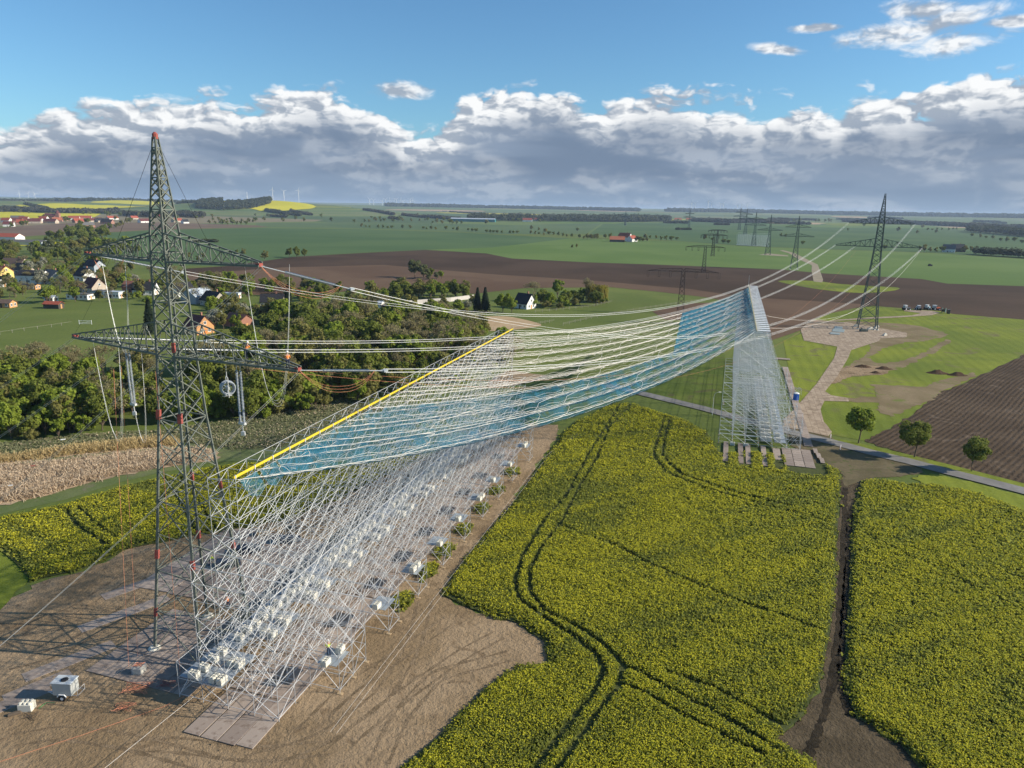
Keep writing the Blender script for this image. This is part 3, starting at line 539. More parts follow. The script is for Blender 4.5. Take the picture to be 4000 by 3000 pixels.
def proto(kind, seed, leaf, H=10., wide=.42, trunk=.22, nb=18, per=150, size=.26, shape='round'):
    r = np.random.default_rng(seed); root = empty(kind, (0,0,0)); mb = MB()
    base = np.array([0., 0, 0]); rt = .03*H*.6
    C_, R_b = [], []
    if shape == 'conifer':
        mb.path([[0,0,-.3],[0,0,H*.5],[0,0,H]], [rt, rt*.6, .02], 6)
        v, f = [], []; cc, nn, ss_ = [], [], []
        for k in range(per*8):
            t = r.random()**.8; z = H*(.10+.90*t); R0 = H*wide*(1-t)**.85*(1+.12*math.sin(z*5)); a = r.uniform(0, 6.28); rr = R0*r.uniform(.35, 1.05)
            cc.append([rr*math.cos(a), rr*math.sin(a), z-rr*.25]); nn.append([math.cos(a)*.5, math.sin(a)*.5, .8+r.normal(0, .3)]); ss_.append(size*r.uniform(.7, 1.3))
        cc = np.array(cc); nn = np.array(nn); nn /= np.linalg.norm(nn, axis=1)[:, None]; u = np.cross(nn, r.normal(size=nn.shape)); u /= np.linalg.norm(u, axis=1)[:, None]; w = np.cross(nn, u); s = np.array(ss_)[:, None]
        cv, cf = quads(cc, u*s*1.3, w*s*.7)
    elif shape == 'bare':
        ends = []; top = np.array([r.normal(0, .2), r.normal(0, .2), H*.25]); mb.path([base-[0,0,.3], top], [rt, rt*.75], 7)
        for _ in range(5):
            d = r.normal(0, .5, 3); d[2] = 1; d /= np.linalg.norm(d); limb(mb, r, top, d, H*.26, rt*.45, 3, ends)
        ends = np.array(ends); cv, cf = leaf_cloud(r, ends, np.full(len(ends), .50), 4, size*.42)
    else:
        zc = H*(trunk+(1-trunk)*.5); rz_ = H*(1-trunk)*.5; rx = H*wide
        for k in range(nb):
            d = r.normal(size=3); d /= np.linalg.norm(d); q = r.uniform(.35, .80)
            if shape == 'column': c = np.array([d[0]*rx*q, d[1]*rx*q, zc+d[2]*rz_*q*1.05])
            else: c = np.array([d[0]*rx*q, d[1]*rx*q, zc+d[2]*rz_*q*.9])
            C_.append(c); R_b.append(rx*r.uniform(.15, .38))
        top = np.array([r.normal(0, .15), r.normal(0, .15), H*trunk*1.05]); mb.path([base-[0,0,.3], top*.5+[.05,0,0], top], [rt*1.1, rt*.9, rt*.8], 7)
        for c in C_[:9]: mb.path([top, (top+c)/2+r.normal(0, .2, 3), c], [rt*.55, rt*.35, .03], 4)
        cv, cf = leaf_cloud(r, C_, R_b, per, size)
        if shape == 'weep':
            k = 900; a = r.uniform(0, 6.28, k); rr = rx*r.uniform(.75, 1.1, k); c = np.stack([rr*np.cos(a), rr*np.sin(a), r.uniform(H*.08, H*.7, k)], 1); w = np.tile([0, 0, .7], (k, 1))+r.normal(0, .08, (k, 3)); u = np.stack([-np.sin(a), np.cos(a), 0*a], 1)*.14
            v2, f2 = quads(c, u, w); cf = np.vstack([cf, f2+len(cv)]); cv = np.vstack([cv, v2])
    if shape != 'bush': mb.obj('trunk', M_bark, root, True)
    mesh_obj('crown', cv, cf, M_lf[leaf], root, attr=r.random(len(cf)))
    root.location = (0, -500, -200); PROTO.setdefault(kind, []).append((root, H)); return root
for s_ in range(3): proto('broadleaf_tree', 100+s_, 'deep', 10, [.40,.46,.36][s_], .12, 22, 170, .25)
for s_ in range(3): proto('spring_tree', 110+s_, 'fresh', 10, [.38,.44,.33][s_], .12, 20, 150, .24)
for s_ in range(2): proto('olive_tree', 120+s_, 'olive', 10, [.36,.42][s_], .15, 18, 120, .24)
for s_ in range(3): proto('bare_tree', 130+s_, 'bud', 10, shape='bare', size=.3)
for s_ in range(2): proto('spruce_tree', 140+s_, 'needle', 12, .24, per=260, size=.32, shape='conifer')
proto('willow_tree', 150, 'yellow', 10, .45, .10, 16, 130, .25, shape='weep')
for s_ in range(2): proto('pollard_willow', 155+s_, 'willow', 10, [.34,.42][s_], .10, 20, 170, .26)
for s_ in range(2): proto('shrub', 160+s_, ['fresh','olive'][s_], 4, [.62,.7][s_], .0, 14, 110, .2, shape='bush')
proto('blossom_tree', 170, 'blossom', 6, .45, .15, 12, 80, .16)
for s_ in range(3): proto('field_tree', 180+s_, ['deep','deep','olive'][s_], 8, [.42,.46,.4][s_], .18, 10, 45, .55)
for s_ in range(3): proto('lane_tree', 190+s_, ['fresh','deep','deep'][s_], 10, [.40,.47,.44][s_], .30, 26, 190, .21)
BASE = [q[0] for L_ in PROTO.values() for q in L_]
def tree(kind, px, py, h, label, group=None, var=None, name=None, world=None, cat='tree'):
    if world is not None: h = h*1.25
    P = PROTO[kind]; root, H = P[rng.integers(len(P)) if var is None else var]
    c = copy_tree(root); g = at(px, py) if world is None else np.asarray(world, float); s = h/H
    c.location = g.tolist(); c.rotation_euler = (0, 0, rng.uniform(0, 6.28)); c.scale = (s*rng.uniform(.92, 1.1), s*rng.uniform(.92, 1.1), s)
    c.name = name or kind; return tag(c, label, cat, group)
# the lane trees by the right-hand road
tree('lane_tree', 3352, 1733, 9.3, 'bright green roadside tree, leftmost of three beside the lane', var=0)
tree('lane_tree', 3571, 1787, 8.6, 'dark green roadside tree, middle of three beside the lane', var=1)
tree('lane_tree', 3795, 1842, 8.0, 'dark green roadside tree, rightmost of three beside the lane', var=2)
# woods behind the near scaffold: individuals scattered inside outlines given by their feet
def scatter(poly, n, kinds, h, label, group, mind=3.2, seed=1):
    r = np.random.default_rng(seed); G = np.array([at(*p)[:2] for p in poly]); lo, hi = G.min(0), G.max(0); pts = []
    for _ in range(n*60):
        if len(pts) >= n: break
        p = r.uniform(lo, hi)
        if not inside(p[:1], p[1:], G)[0]: continue
        if any((p[0]-q[0])**2+(p[1]-q[1])**2 < mind**2 for q in pts): continue
        pts.append(p)
    for p in pts:
        k = kinds[r.integers(len(kinds))]
        sl = {'broadleaf_tree':'dark green', 'spring_tree':'light green', 'olive_tree':'olive brown', 'bare_tree':'nearly bare', 'spruce_tree':'dark conifer', 'shrub':'low bushy green', 'pollard_willow':'grey green', 'blossom_tree':'white blossoming', 'field_tree':'small dark'}[k]
        tree(k, 0, 0, r.uniform(*h)*(.45 if k == 'shrub' else 1), sl+' '+('shrub ' if k == 'shrub' else 'tree ')+label, sl+' '+('shrubs ' if k == 'shrub' else 'trees ')+group, world=(p[0], p[1], 0), cat='shrub' if k == 'shrub' else 'tree')
mix1 = ['broadleaf_tree']*3+['spring_tree']*3+['olive_tree']*2+['bare_tree']*3
scatter([(-60,1720),(200,1715),(420,1690),(640,1660),(640,1560),(500,1520),(300,1500),(100,1490),(-60,1500)], 75, ['broadleaf_tree']*3+['spring_tree']*2+['bare_tree', 'olive_tree'], (5.5, 9.5), 'in the wood left of the lattice tower', 'in the wood left of the tower', 2.3, 1)
scatter([(-60,1500),(400,1490),(620,1500),(620,1440),(400,1430),(-60,1450)], 26, ['bare_tree']*3+['olive_tree'], (6, 8.5), 'at the upper edge of the wood by the pasture', 'at the upper edge of the left wood', 4, 2)
scatter([(800,1625),(950,1640),(1150,1600),(1350,1540),(1450,1500),(1700,1430),(1900,1400),(1900,1320),(1500,1330),(1150,1360),(900,1390),(780,1440)], 140, mix1, (7, 11.5), 'in the wood behind the near scaffold', 'in the wood behind the near scaffold', 2.6, 3)
scatter([(900,1380),(1500,1330),(1700,1310),(1750,1270),(1500,1240),(1150,1250),(1050,1270),(1000,1320)], 60, mix1+['broadleaf_tree'], (7, 12), 'between the wood and the garden plots', 'between the wood and the gardens', 3.4, 4)
scatter([(1000,1655),(1200,1610),(1350,1570),(1300,1545),(1150,1590),(1000,1630)], 7, ['spring_tree', 'shrub'], (4, 6), 'at the front edge of the wood by the marsh', 'at the front edge of the wood', 2.5, 5)
for x, y, h, k, lb in [(1230,1330,12,'broadleaf_tree','broad dark green tree, biggest of the crowns above the hanging jumper cables'),(1330,1310,10,'broadleaf_tree','round green tree just right of the biggest crown in the wood'),(1440,1300,9,'olive_tree','olive brown tree in front of the garden sheds'),(1130,1235,15,'spruce_tree','tall dark spruce standing alone behind the village edge'),(590,1305,14,'spruce_tree','dark spruce directly behind the lattice tower at the pasture'),
    (1865,1215,12,'spruce_tree','left one of the two dark spruces beside the bright green tree'),(1895,1218,12.5,'spruce_tree','right one of the two dark spruces beside the bright green tree'),(1965,1222,12,'spring_tree','big bright green tree left of the house with the white gable'),(2000,1222,10,'spring_tree','smaller bright green tree touching the white gabled house'),
    (2088,1180,13,'bare_tree','leafless brown tree behind the white gabled house'),(2178,1165,13,'spring_tree','tall rounded green tree right of the white gabled house'),(2330,1180,13,'willow_tree','yellow weeping willow at the right end of the garden trees'),(2290,1178,14,'bare_tree','dark leafless tree with mistletoe beside the yellow willow'),
    (1620,1085,15,'pollard_willow','tall grey green willow in the middle of the brown field'),(1655,1090,12,'pollard_willow','second grey green willow in the field clump'),(1683,1086,9,'broadleaf_tree','small dark tree in the field clump'),(1705,1093,7,'pollard_willow','low willow at the right end of the field clump'),(1725,1090,7.5,'spring_tree','bright low tree closing the field clump'),(1675,1098,6,'pollard_willow','low willow in front of the field clump'),
    (1130,1005,11,'broadleaf_tree','dark tree left of the three on the green field margin'),(1160,1008,13,'broadleaf_tree','tall dark tree in the clump by the green field margin'),(1190,1005,10,'broadleaf_tree','rounded dark tree right in the margin clump'),(1035,1018,10,'olive_tree','solitary olive tree on the field margin'),(925,998,7,'broadleaf_tree','dark bush beside the upper crossarm tip'),(950,1000,8,'olive_tree','olive bush beside the upper crossarm tip'),
    (1180,1195,9,'broadleaf_tree','dark garden tree behind the tall spruce'),(2235,970,6,'broadleaf_tree','round bush alone on the light green field'),(2252,968,6,'olive_tree','pale bush leaning on the round field bush'),(2075,900,13,'olive_tree','broad olive tree behind the avenue'),(2105,902,9,'olive_tree','lower olive tree behind the avenue'),(2130,905,9,'willow_tree','yellowish tree behind the avenue'),(2255,905,11,'broadleaf_tree','dark lone tree beyond the avenue'),(1787,903,12,'broadleaf_tree','dark rounded tree heading the avenue')]:
    tree(k, x, y, h, lb)
scatter([(1700,1200),(1850,1180),(1880,1215),(1800,1225)], 7, ['olive_tree','blossom_tree'], (4, 6), 'in the orchard beside the pale garden wall', 'in the orchard by the pale wall', 5, 6)
scatter([(1440,1165),(1600,1150),(1830,1155),(1830,1168),(1600,1175),(1430,1190)], 26, ['broadleaf_tree','spring_tree','olive_tree'], (6.5, 10), 'in the row behind the pale garden wall', 'behind the pale garden wall', 4, 7)
scatter([(2075,1215),(2340,1195),(2370,1180),(2330,1165),(2080,1190)], 20, ['broadleaf_tree','spring_tree','shrub'], (6, 8.5), 'in the row between the white gabled house and the yellow willow', 'between the gabled house and the willow', 3.5, 8)
scatter([(1750,1270),(1840,1262),(1830,1215),(1700,1240),(1600,1250)], 12, ['olive_tree','bare_tree','blossom_tree','spring_tree'], (4, 7), 'beside the sand paddock', 'beside the sand paddock', 4.5, 9)
scatter([(1150,1640),(1500,1565),(1800,1490),(2000,1440),(2050,1400),(1950,1350),(1700,1400),(1400,1500),(1200,1580)], 70, mix1+['shrub', 'shrub'], (4.5, 8.5), 'in the thicket seen through the near scaffold', 'in the thicket seen through the scaffold', 2.8, 15)
scatter([(640,1665),(850,1640),(1000,1650),(1150,1600),(1000,1560),(800,1590)], 26, ['spring_tree','broadleaf_tree','shrub'], (5, 8), 'at the marsh edge just behind the tower', 'at the marsh edge behind the tower', 2.6, 16)
scatter([(-60,1690),(150,1725),(420,1690),(300,1660),(0,1650)], 18, ['spring_tree','shrub'], (4, 6.5), 'on the front edge of the left wood', 'on the front edge of the left wood', 2.6, 17)
# village greenery left
scatter([(-40,1175),(150,1190),(330,1180),(500,1180),(620,1200),(1000,1200),(1000,1120),(700,1080),(450,1060),(200,1040),(-40,1040)], 125, ['broadleaf_tree','spring_tree','olive_tree','bare_tree','blossom_tree','shrub'], (5, 9), 'among the houses of the near village', 'among the near village houses', 4, 10)
scatter([(-60,1035),(150,1045),(400,1045),(560,1000),(480,960),(350,968),(200,980),(-60,990)], 70, ['broadleaf_tree']*2+['spring_tree','olive_tree','pollard_willow'], (8, 14), 'behind the near village', 'behind the near village', 5, 11)
scatter([(130,945),(400,960),(430,930),(330,905),(200,925)], 22, ['broadleaf_tree'], (10, 15), 'in the dark grove beyond the near village', 'in the dark grove beyond the near village', 7, 12)
scatter([(600,1130),(1000,1180),(1250,1200),(1400,1190),(1380,1150),(1000,1120),(640,1090)], 60, ['broadleaf_tree','spring_tree','olive_tree','bare_tree'], (5, 9), 'between the village edge and the brown field', 'between the village edge and the brown field', 4.2, 13)
scatter([(840,1290),(1000,1290),(1050,1240),(900,1200),(820,1230)], 26, ['spring_tree','olive_tree','blossom_tree'], (5, 8), 'round the orange timber house', 'round the orange timber house', 4, 14)
# avenue and field trees far off
z4 = lambda L: [(1400+x*.452, 750+y*.452) for x, y in L]; z3 = lambda L: [(2300+x*.452, 750+y*.452) for x, y in L]; z1 = lambda L: [(x*.452, 700+y*.452) for x, y in L]; zr = lambda L: [(3000+x*.452, 700+y*.452) for x, y in L]
for i, (x, y) in enumerate(z4([(950,340),(985,345),(1015,348),(1105,355),(1140,358),(1170,358),(1200,360),(1240,362),(1310,362),(1340,362),(1375,365),(1490,365),(1530,370),(1562,372),(1600,378),(1650,376),(1688,376),(1730,382),(1768,388),(1800,390),(1845,392),(1912,403),(1950,408),(2132,400),(2175,402)])):
    tree('field_tree', x, y, rng.uniform(6, 9.5), 'small round tree in the avenue beyond the light green field', 'trees of the avenue beyond the light green field')
for x, y in z4([(1980,410),(2010,412),(2040,410),(2060,408)]): tree('olive_tree', x, y, 11, 'tree of the tight clump at the avenue', 'clump at the avenue')
for x, y in z4([(30,308),(65,308),(98,312),(172,315),(212,315),(255,318),(290,318),(380,318),(445,320),(560,325),(590,325),(630,328),(665,330),(755,330),(820,330)]): tree('field_tree', x, y, rng.uniform(6, 11), 'small tree along the far edge of the dark green field', 'trees along the far edge of the dark green field')
for x, y in z4([(55,262),(90,264),(145,260),(220,258),(297,262),(350,255),(377,258),(455,260),(530,255),(575,252),(600,250),(640,275),(680,275),(720,280),(790,278),(815,278),(850,280),(890,280),(735,250),(790,250),(860,245),(1105,282)]): tree('field_tree', x, y, rng.uniform(9, 17), 'scattered tree in the far meadows left of the teal barn', 'scattered trees in the far meadows')
for x, y in z3([(30,410),(70,408),(140,400),(185,402),(270,405),(415,435),(440,435),(470,432),(500,430),(485,405),(530,405),(580,408),(622,420),(665,420),(715,425),(762,422),(1003,418),(1068,425),(1160,450),(1207,452),(1660,390),(1700,395),(1850,460)]): tree('field_tree', x, y, rng.uniform(7, 11), 'small tree near the red roofed farmstead', 'small trees near the red roofed farmstead')
for x, y in z3([(1500,262),(1530,262),(1560,258),(1640,260),(1770,262),(1800,260),(1830,262),(1960,262),(1985,262),(2040,262),(2070,262),(2090,262)]): tree('field_tree', x, y, rng.uniform(16, 24), 'tall dark tree on the far meadow edge behind the pylon row', 'tall dark trees behind the pylon row')
for x, y in zr([(1380,445),(1420,445),(1460,440),(1500,442),(1560,445),(1600,440),(1760,500),(1830,512),(1880,515),(1940,518),(2010,540),(2060,545),(2130,545),(2190,560),(1000,615),(1310,630),(1350,632),(1400,634),(1450,634),(1500,630),(1680,632),(1700,632),(1750,630)]): tree('field_tree', x, y, rng.uniform(8, 12), 'tree in the hedges round the white farmhouse on the right', 'hedge trees round the right farmhouse')
for x, y in z1([(1810,385),(1860,388),(1905,390),(1925,395),(1965,395),(2010,395),(2050,395),(2085,395),(2125,397),(1840,360),(1890,370),(1960,360),(2000,372),(2090,372),(2150,375),(2190,378),(690,395),(760,390),(910,445),(950,440),(1010,425),(1050,420),(1100,385),(1130,382),(1330,395),(1290,330),(1700,345),(1750,340),(450,365),(100,425),(200,415),(570,375),(600,370),(340,345),(380,340),(410,345),(250,300),(760,300),(780,305),(950,320),(1000,350),(230,400),(700,418)]): tree('field_tree', x, y, rng.uniform(8, 15), 'tree round the red roofed far village', 'trees round the far village')
for x, y in z1([(540,540),(470,540),(400,545)]): tree('broadleaf_tree', x, y, 9, 'dark tree behind the long farm sheds', 'dark trees behind the long farm sheds')
for x, y in z1([(1630,690),(1720,720),(1760,690)]): tree('olive_tree', x, y, 7, 'olive bush seen through the upper part of the lattice tower', 'olive bushes behind the tower')
M_farwood = leafmat('far wood foliage', (.040,.052,.024), (.085,.095,.040), .3, .02)
M_farwood2 = leafmat('brown far wood foliage', (.050,.052,.028), (.085,.080,.045), .2, .02)
def wood(label, line, depth, h, m=None, dens=1., seed=1, name='wood', hill=False):
    r = np.random.default_rng(seed); P = np.array([at(*p)[:2] for p in line]) if not hill else np.array([[d*math.sin(azel(x/S2, 440)[0]), d*math.cos(azel(x/S2, 440)[0])] for x, d in line]); V_, F_, off = [], [], 0
    for a, b in zip(P[:-1], P[1:]):
        L = np.linalg.norm(b-a); dist = np.linalg.norm((a+b)/2); n = max(2, int(L*depth/ (h*h*.30)*dens)); n = min(n, 1500)
        t = r.random(n); k = r.random(n)*depth; away = (a+b)/2/dist
        c = a+(b-a)*t[:, None]+away*k[:, None]; hh = h*r.uniform(.55, 1.1, n)*(.7+.6*fbm(c[:, 0]/60, c[:, 1]/60, 2, 9))
        z0 = np.maximum(hz(c[:, 0], c[:, 1]), 0)
        C_ = np.column_stack([c, z0+hh*.62]); v, f = leaf_cloud(r, C_, hh*.42, 26, max(.8, dist*.00075), .6); V_.append(v); F_.append(f+off); off += len(v)
    o = mesh_obj(name, np.vstack(V_), np.vstack(F_), m or M_farwood, attr=r.random(sum(len(f) for f in F_))); return tag(o, label, 'wood', kind='stuff')
wood('long dark wood behind the wheat, right of the teal barn', [(1830,862),(1950,864),(2100,866),(2300,868),(2450,868),(2620,866)], 420, 26, seed=1)
wood('grey green wood belt behind the row of pylons', [(2700,866),(2850,872),(3000,871),(3080,868)], 200, 16, M_farwood2, seed=2)
wood('far hedge belt right of the second tower', [(3290,868),(3500,874),(3700,884),(3900,894),(4100,902)], 320, 17, M_farwood2, seed=3)
wood('big dark wood block at the right edge', [(3775,908),(3880,914),(4000,925),(4120,935)], 180, 24, seed=4)
wood('clipped dark hedge below the wood at the right edge', [(3805,995),(3900,1002),(4000,1008),(4150,1020)], 26, 10, seed=5, dens=3)
wood('belt of trees beyond the yellow fields on the left', [(-80,830),(45,828),(180,832),(320,834),(470,836)], 200, 17, M_farwood2, seed=6)
wood('dark pine wood right of the tower under the wind turbines', [(770,835),(880,838),(1000,838),(1060,836)], 260, 20, seed=7)
wood('grey wood belt behind the far village', [(480,845),(600,850),(700,848),(800,852)], 160, 18, M_farwood2, seed=8)
wood('hedges in the far left meadows', [(1570,846),(1650,850),(1730,856),(1800,858)], 90, 10, M_farwood2, seed=9)
wood('thin hedge beyond the avenue meadow', [(1420,840),(1480,842),(1540,846)], 60, 12, M_farwood2, seed=10)
wood('dark scrub patches in the wheat field', [(2640,898),(2700,899)], 20, 5, seed=11, name='scrub'); wood('dark scrub strip on the far meadow edge', [(2790,879),(2850,880)], 20, 6, seed=12, name='scrub')
wood('scrub on the sandy spot in the dark green field', [(755,948),(800,946),(850,947)], 18, 4, seed=13, name='scrub', dens=2)
r9 = np.random.default_rng(99)
for k_ in range(110):
    x_ = r9.uniform(-50, 4050); y_ = 806+.0188*(x_-2000)+r9.uniform(32, 80); 
    if 1500 < x_ < 3300 and y_ > 870: y_ -= 25
    tree('field_tree', x_, y_, r9.uniform(9, 17), 'tiny lone tree dotted over the far plain', 'tiny lone trees of the far plain')
for k_ in range(26):
    x_ = r9.uniform(0, 3900); y_ = 806+.0188*(x_-2000)+r9.uniform(24, 62); w_ = r9.uniform(40, 190)
    wood('thin hedge line on the far plain, %d of 26 from the first' % (k_+1), [(x_, y_), (x_+w_, y_+r9.uniform(-1, 4)+.0188*w_)], r9.uniform(15, 60), r9.uniform(8, 15), M_farwood2 if k_ % 2 else M_farwood, .8, 200+k_, 'hedge')['label'] = 'thin hedge line on the far plain'
for k_ in range(22):
    x_ = r9.uniform(-100, 3900); y0_ = 806+.0188*(x_-2000)+r9.uniform(24, 62); w_ = r9.uniform(120, 520); h_ = r9.uniform(2.5, 8)*(y0_-(806+.0188*(x_-2000)))/45
    sheet('field', [(x_, y0_), (x_+w_*.4, y0_-h_*.6+.0075*w_), (x_+w_, y0_+.0188*w_-h_*.2), (x_+w_*.9, y0_+.0188*w_+h_*.6), (x_+w_*.3, y0_+h_+.006*w_)], [M_wheat, M_wheatl, M_meadow, MATS['brown fallow'], M_marsh, M_sand][[0,1,1,2,3,4,0,1,2,5,1][k_ % 11]], .2+.01*k_)
wood('distant blue wood on the left horizon', [(-100,5200),(250,5400),(600,5600),(900,5200)], 500, 26, seed=14, hill=True)
wood('distant blue wood in the middle of the horizon', [(1500,7000),(1900,7600),(2300,7200),(2500,7000)], 700, 30, seed=15, hill=True)
wood('distant blue wood on the right horizon', [(2600,7200),(3000,7800),(3400,8000),(3800,7600),(4150,7200)], 800, 34, seed=16, hill=True)
wood('low wood on the hill under the left turbines', [(780,3500),(870,3450)], 200, 16, seed=17, hill=True); wood('low wood on the crest between the left turbines', [(980,3850),(1030,3850)], 150, 16, seed=18, hill=True)
# ------------------------------------------------------------------ scaffolds
def ztop(T_, rows): return dict(rows)[T_]
def scaffold(label, rows, L0, n, dL, zdeck, lvls, outr, outrT, outrTop, yellowT, ylab, seed, short=None, back=None):
    r = np.random.default_rng(seed); root = empty('scaffold', LT(L0, rows[0][0]), 0, label, 'scaffold', 'net scaffolds either side of the lane')
    org = LT(L0, rows[0][0]); M_ = M_metal if L0 < 100 else M_silver
    def P(L, T_, z): return LT(L, T_, z)-org
    Ts = [t for t, _ in rows]; top = dict(rows); Ls = [L0+k*dL for k in range(n+1)]
    rows_at = lambda k, T_: not (short and T_ in short and k > short[T_])
    for k, L in enumerate(Ls):
        mb = MB(); br = MB(); ft = MB(); rk = MB()
        Rk = [t for t in Ts if rows_at(k, t)]
        for t in Rk:
            mb.bar(P(L, t, .12), P(L, t, top[t]), .034 if L0 < 100 else .027); ft.box(P(L, t, .05), (.5, .3, .09), RZL)
            mb.bar(P(L, t, .12), P(L, t, .4), .05)
        for a, b in zip(Rk[:-1], Rk[1:]):
            if abs(b-a) > 4.5: continue
            h = min(top[a], top[b])
            for z in lvls:
                if z <= h+.1: mb.bar(P(L, a, z), P(L, b, z), .029, cap=False)
            zz = [z for z in lvls if z <= h+.1]
            if L0 > 100: zz = []
            for q in range(0, len(zz)-2, 2):
                if (q//2+k) % 2 == 0: br.bar(P(L, a, zz[q]), P(L, b, zz[q+2]), .028, cap=False)
                elif k % 3 == 0: br.bar(P(L, b, zz[q]), P(L, a, zz[q+2]), .028, cap=False)
        for q, (a, b) in enumerate(zip(Rk[:-1], Rk[1:])):
            if abs(b-a) > 4.5: continue
            for z in lvls[1:]:
                if z <= min(top[a], top[b])+.1 and ((L0 > 100 and k % 4 == 0) or (L0 < 100 and k % 3 == 0 and (int(z/2)+q) % 2 == 0)): (rk if L0 > 100 else br).bar(P(L, a, z), P(L, b, z-2), .05 if L0 > 100 else .034, cap=False)
        if L0 > 100:
            rg = MB()
            for a, b in zip(Rk[:-1], Rk[1:]):
                for z in lvls[::2] if k % 4 else lvls[1::2]:
                    if z <= min(top[a], top[b]) and r.random() < .62: rg.bar(P(L, a, z+.06), P(L, b, z+.06), .055)
        f = mb.obj('frame', M_, root)
        if L0 > 100 and rg.v: rg.obj('transom', M_bright, f); ft.obj('sole_board', M_wood, f)  # near-white bars laid over the transoms as painted sun glints
        if br.v: br.obj('brace', M_, f)
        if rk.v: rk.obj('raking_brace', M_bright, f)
    for i, t in enumerate(Ts):                     # ledgers and long diagonals in each row plane
        kn = n if not (short and t in short) else short[t]
        for z in (lvls if L0 < 100 else lvls[::2]):
            if z <= top[t]+.1: MB().bar(P(Ls[0], t, z), P(Ls[kn], t, z), .031).obj('ledger', M_, root)
        dg = MB()
        for k0 in range(-14, kn):
            if (L0 > 100 and ((k0+i) % 3 or i not in (0, 1, 4, 5))) or (L0 < 100 and (k0+i) % 2 and t not in (Ts[2], Ts[3])): continue
            a = max(0, k0); za = .4+(a-k0)*2; e = min(kn, int(k0+(top[t]-.4)/2))
            if za < top[t] and e > a and r.random() < .93: 
                dg.bar(P(Ls[a], t, za), P(Ls[e], t, .4+(e-k0)*2), .025, cap=False)
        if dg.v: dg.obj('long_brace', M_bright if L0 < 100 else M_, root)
    for L1, L2 in outr:                             # outrigger trestles
        mb = MB(); m2 = MB()
        for L in np.arange(L1, L2+.1, dL):
            s = Ts[-1] if outrT > 0 and outrT > Ts[-1] or outrT > Ts[-1] else Ts[0]
            mb.bar(P(L, outrT, .1), P(L, outrT, outrTop), .034); m2.box(P(L, outrT, .06), (.65, .4, .1), RZL)
            for z in lvls:
                if z < outrTop+.2: mb.bar(P(L, s, z), P(L, outrT, z), .029, cap=False)
            mb.bar(P(L, outrT, .5), P(L, s, 4.5), .031, cap=False); mb.bar(P(L, s, .5), P(L, outrT, 4.5), .031, cap=False)
            mb.bar(P(L, outrT, 4.5), P(L, s, 8.5), .031, cap=False); mb.bar(P(L, outrT, outrTop), P(L, Ts[-3] if s == Ts[-1] else Ts[2], min(16., outrTop+9)), .034, cap=False)
        for z in lvls:
            if z < outrTop+.2: mb.bar(P(L1, outrT, z), P(L2, outrT, z), .029, cap=False)
        for a in np.arange(L1, L2-.1, dL):
            mb.bar(P(a, outrT, .4), P(a+dL, outrT, 2.4+2), .034, cap=False); mb.bar(P(a, outrT, 4.4), P(a+dL, outrT, 8.4), .034, cap=False)
        f = mb.obj('outrigger', M_, root); m2.obj('sole_board', M_wood, f)
    # edge beam that carries the net
    yb = MB(); Le = Ls[-1]; zb = top[yellowT]+.2
    for dz in (0, .2): yb.bar(P(L0-.2, yellowT, zb+dz), P(Le+.2, yellowT, zb+dz), .045)
    yb.box((P(L0-.2, yellowT, zb+.13)+P(Le+.2, yellowT, zb+.13))/2, (.04, Le-L0+.4, .16), RZL)
    for k in range(n*2): yb.bar(P(L0+k*dL/2, yellowT, zb), P(L0+(k+1)*dL/2, yellowT, zb+.2), .03, cap=False)
    bm_ = tag(yb.obj('edge_beam', M_yellow, root), ylab)
    for k in range(0, n+1, 1):
        MB().box(P(L0+k*dL, yellowT, zb+.05), (.16, .12, .46), RZL).obj('bracket', M_, bm_)
    return root, P, Ls, top
lv = [.5+2*k for k in range(14)]
rowsA = [(-53.6, 4.5), (-50.5, 16.5), (-47.3, 26.5), (-44.0, 26.8), (-41.0, 16.5)]
outA = [(60, 66), (72, 75), (81, 84), (90, 93), (99, 102), (108, 111), (117, 120), (126, 129), (138, 141)]
scA, PA, LA, topA = scaffold('near tall steel scaffold with yellow edge beam beside the lattice tower', rowsA, 54., 31, 3., None, lv, outA, -37.3, 8.7, -44.0, 'yellow edge beam tied to the near corner of the net', 3)
def mid(obj, parent): obj.parent = parent; return obj
hr = MB()                                         # guard rail along the back row
for z in (26.5,): hr.bar(PA(54, -47.3, z), PA(147, -47.3, z), .03)
hr.bar(PA(54,-47.3,26.5), PA(54,-44.,26.8), .034); hr.obj('guard_rail', M_metal, scA)
rowsB = [(1.1, 18.5), (4.15, 24.5), (7.05, 26.8), (10.0, 26.9), (13.0, 18.5), (16.2, 8.5)]
scB, PB, LB, topB = scaffold('far tall steel scaffold with plank deck on top, standing across the lane', rowsB, 166., 34, 3.05, None, lv, [(166, 169.05), (181.2, 184.3), (199.5, 202.6), (217, 220)], 19.0, 6.5, 7.05, 'yellow edge beam along the net side of the far scaffold', 5, short={1.1: 3})
for k, L in enumerate(LB[:-1]):
    mb = MB()
    for q in range(2): mb.box(PB(L+.45+q*.62, 8.5, 27.05), (3.0, .56, .06), RZL)
    mb.obj('deck_board', M_white, scB)
mb = MB(); mb.bar(PB(LB[-1], 7.05, 27), PB(LB[-1], 7.05, 30.6), .05); mb.obj('mast_pole', M_metal, scB)
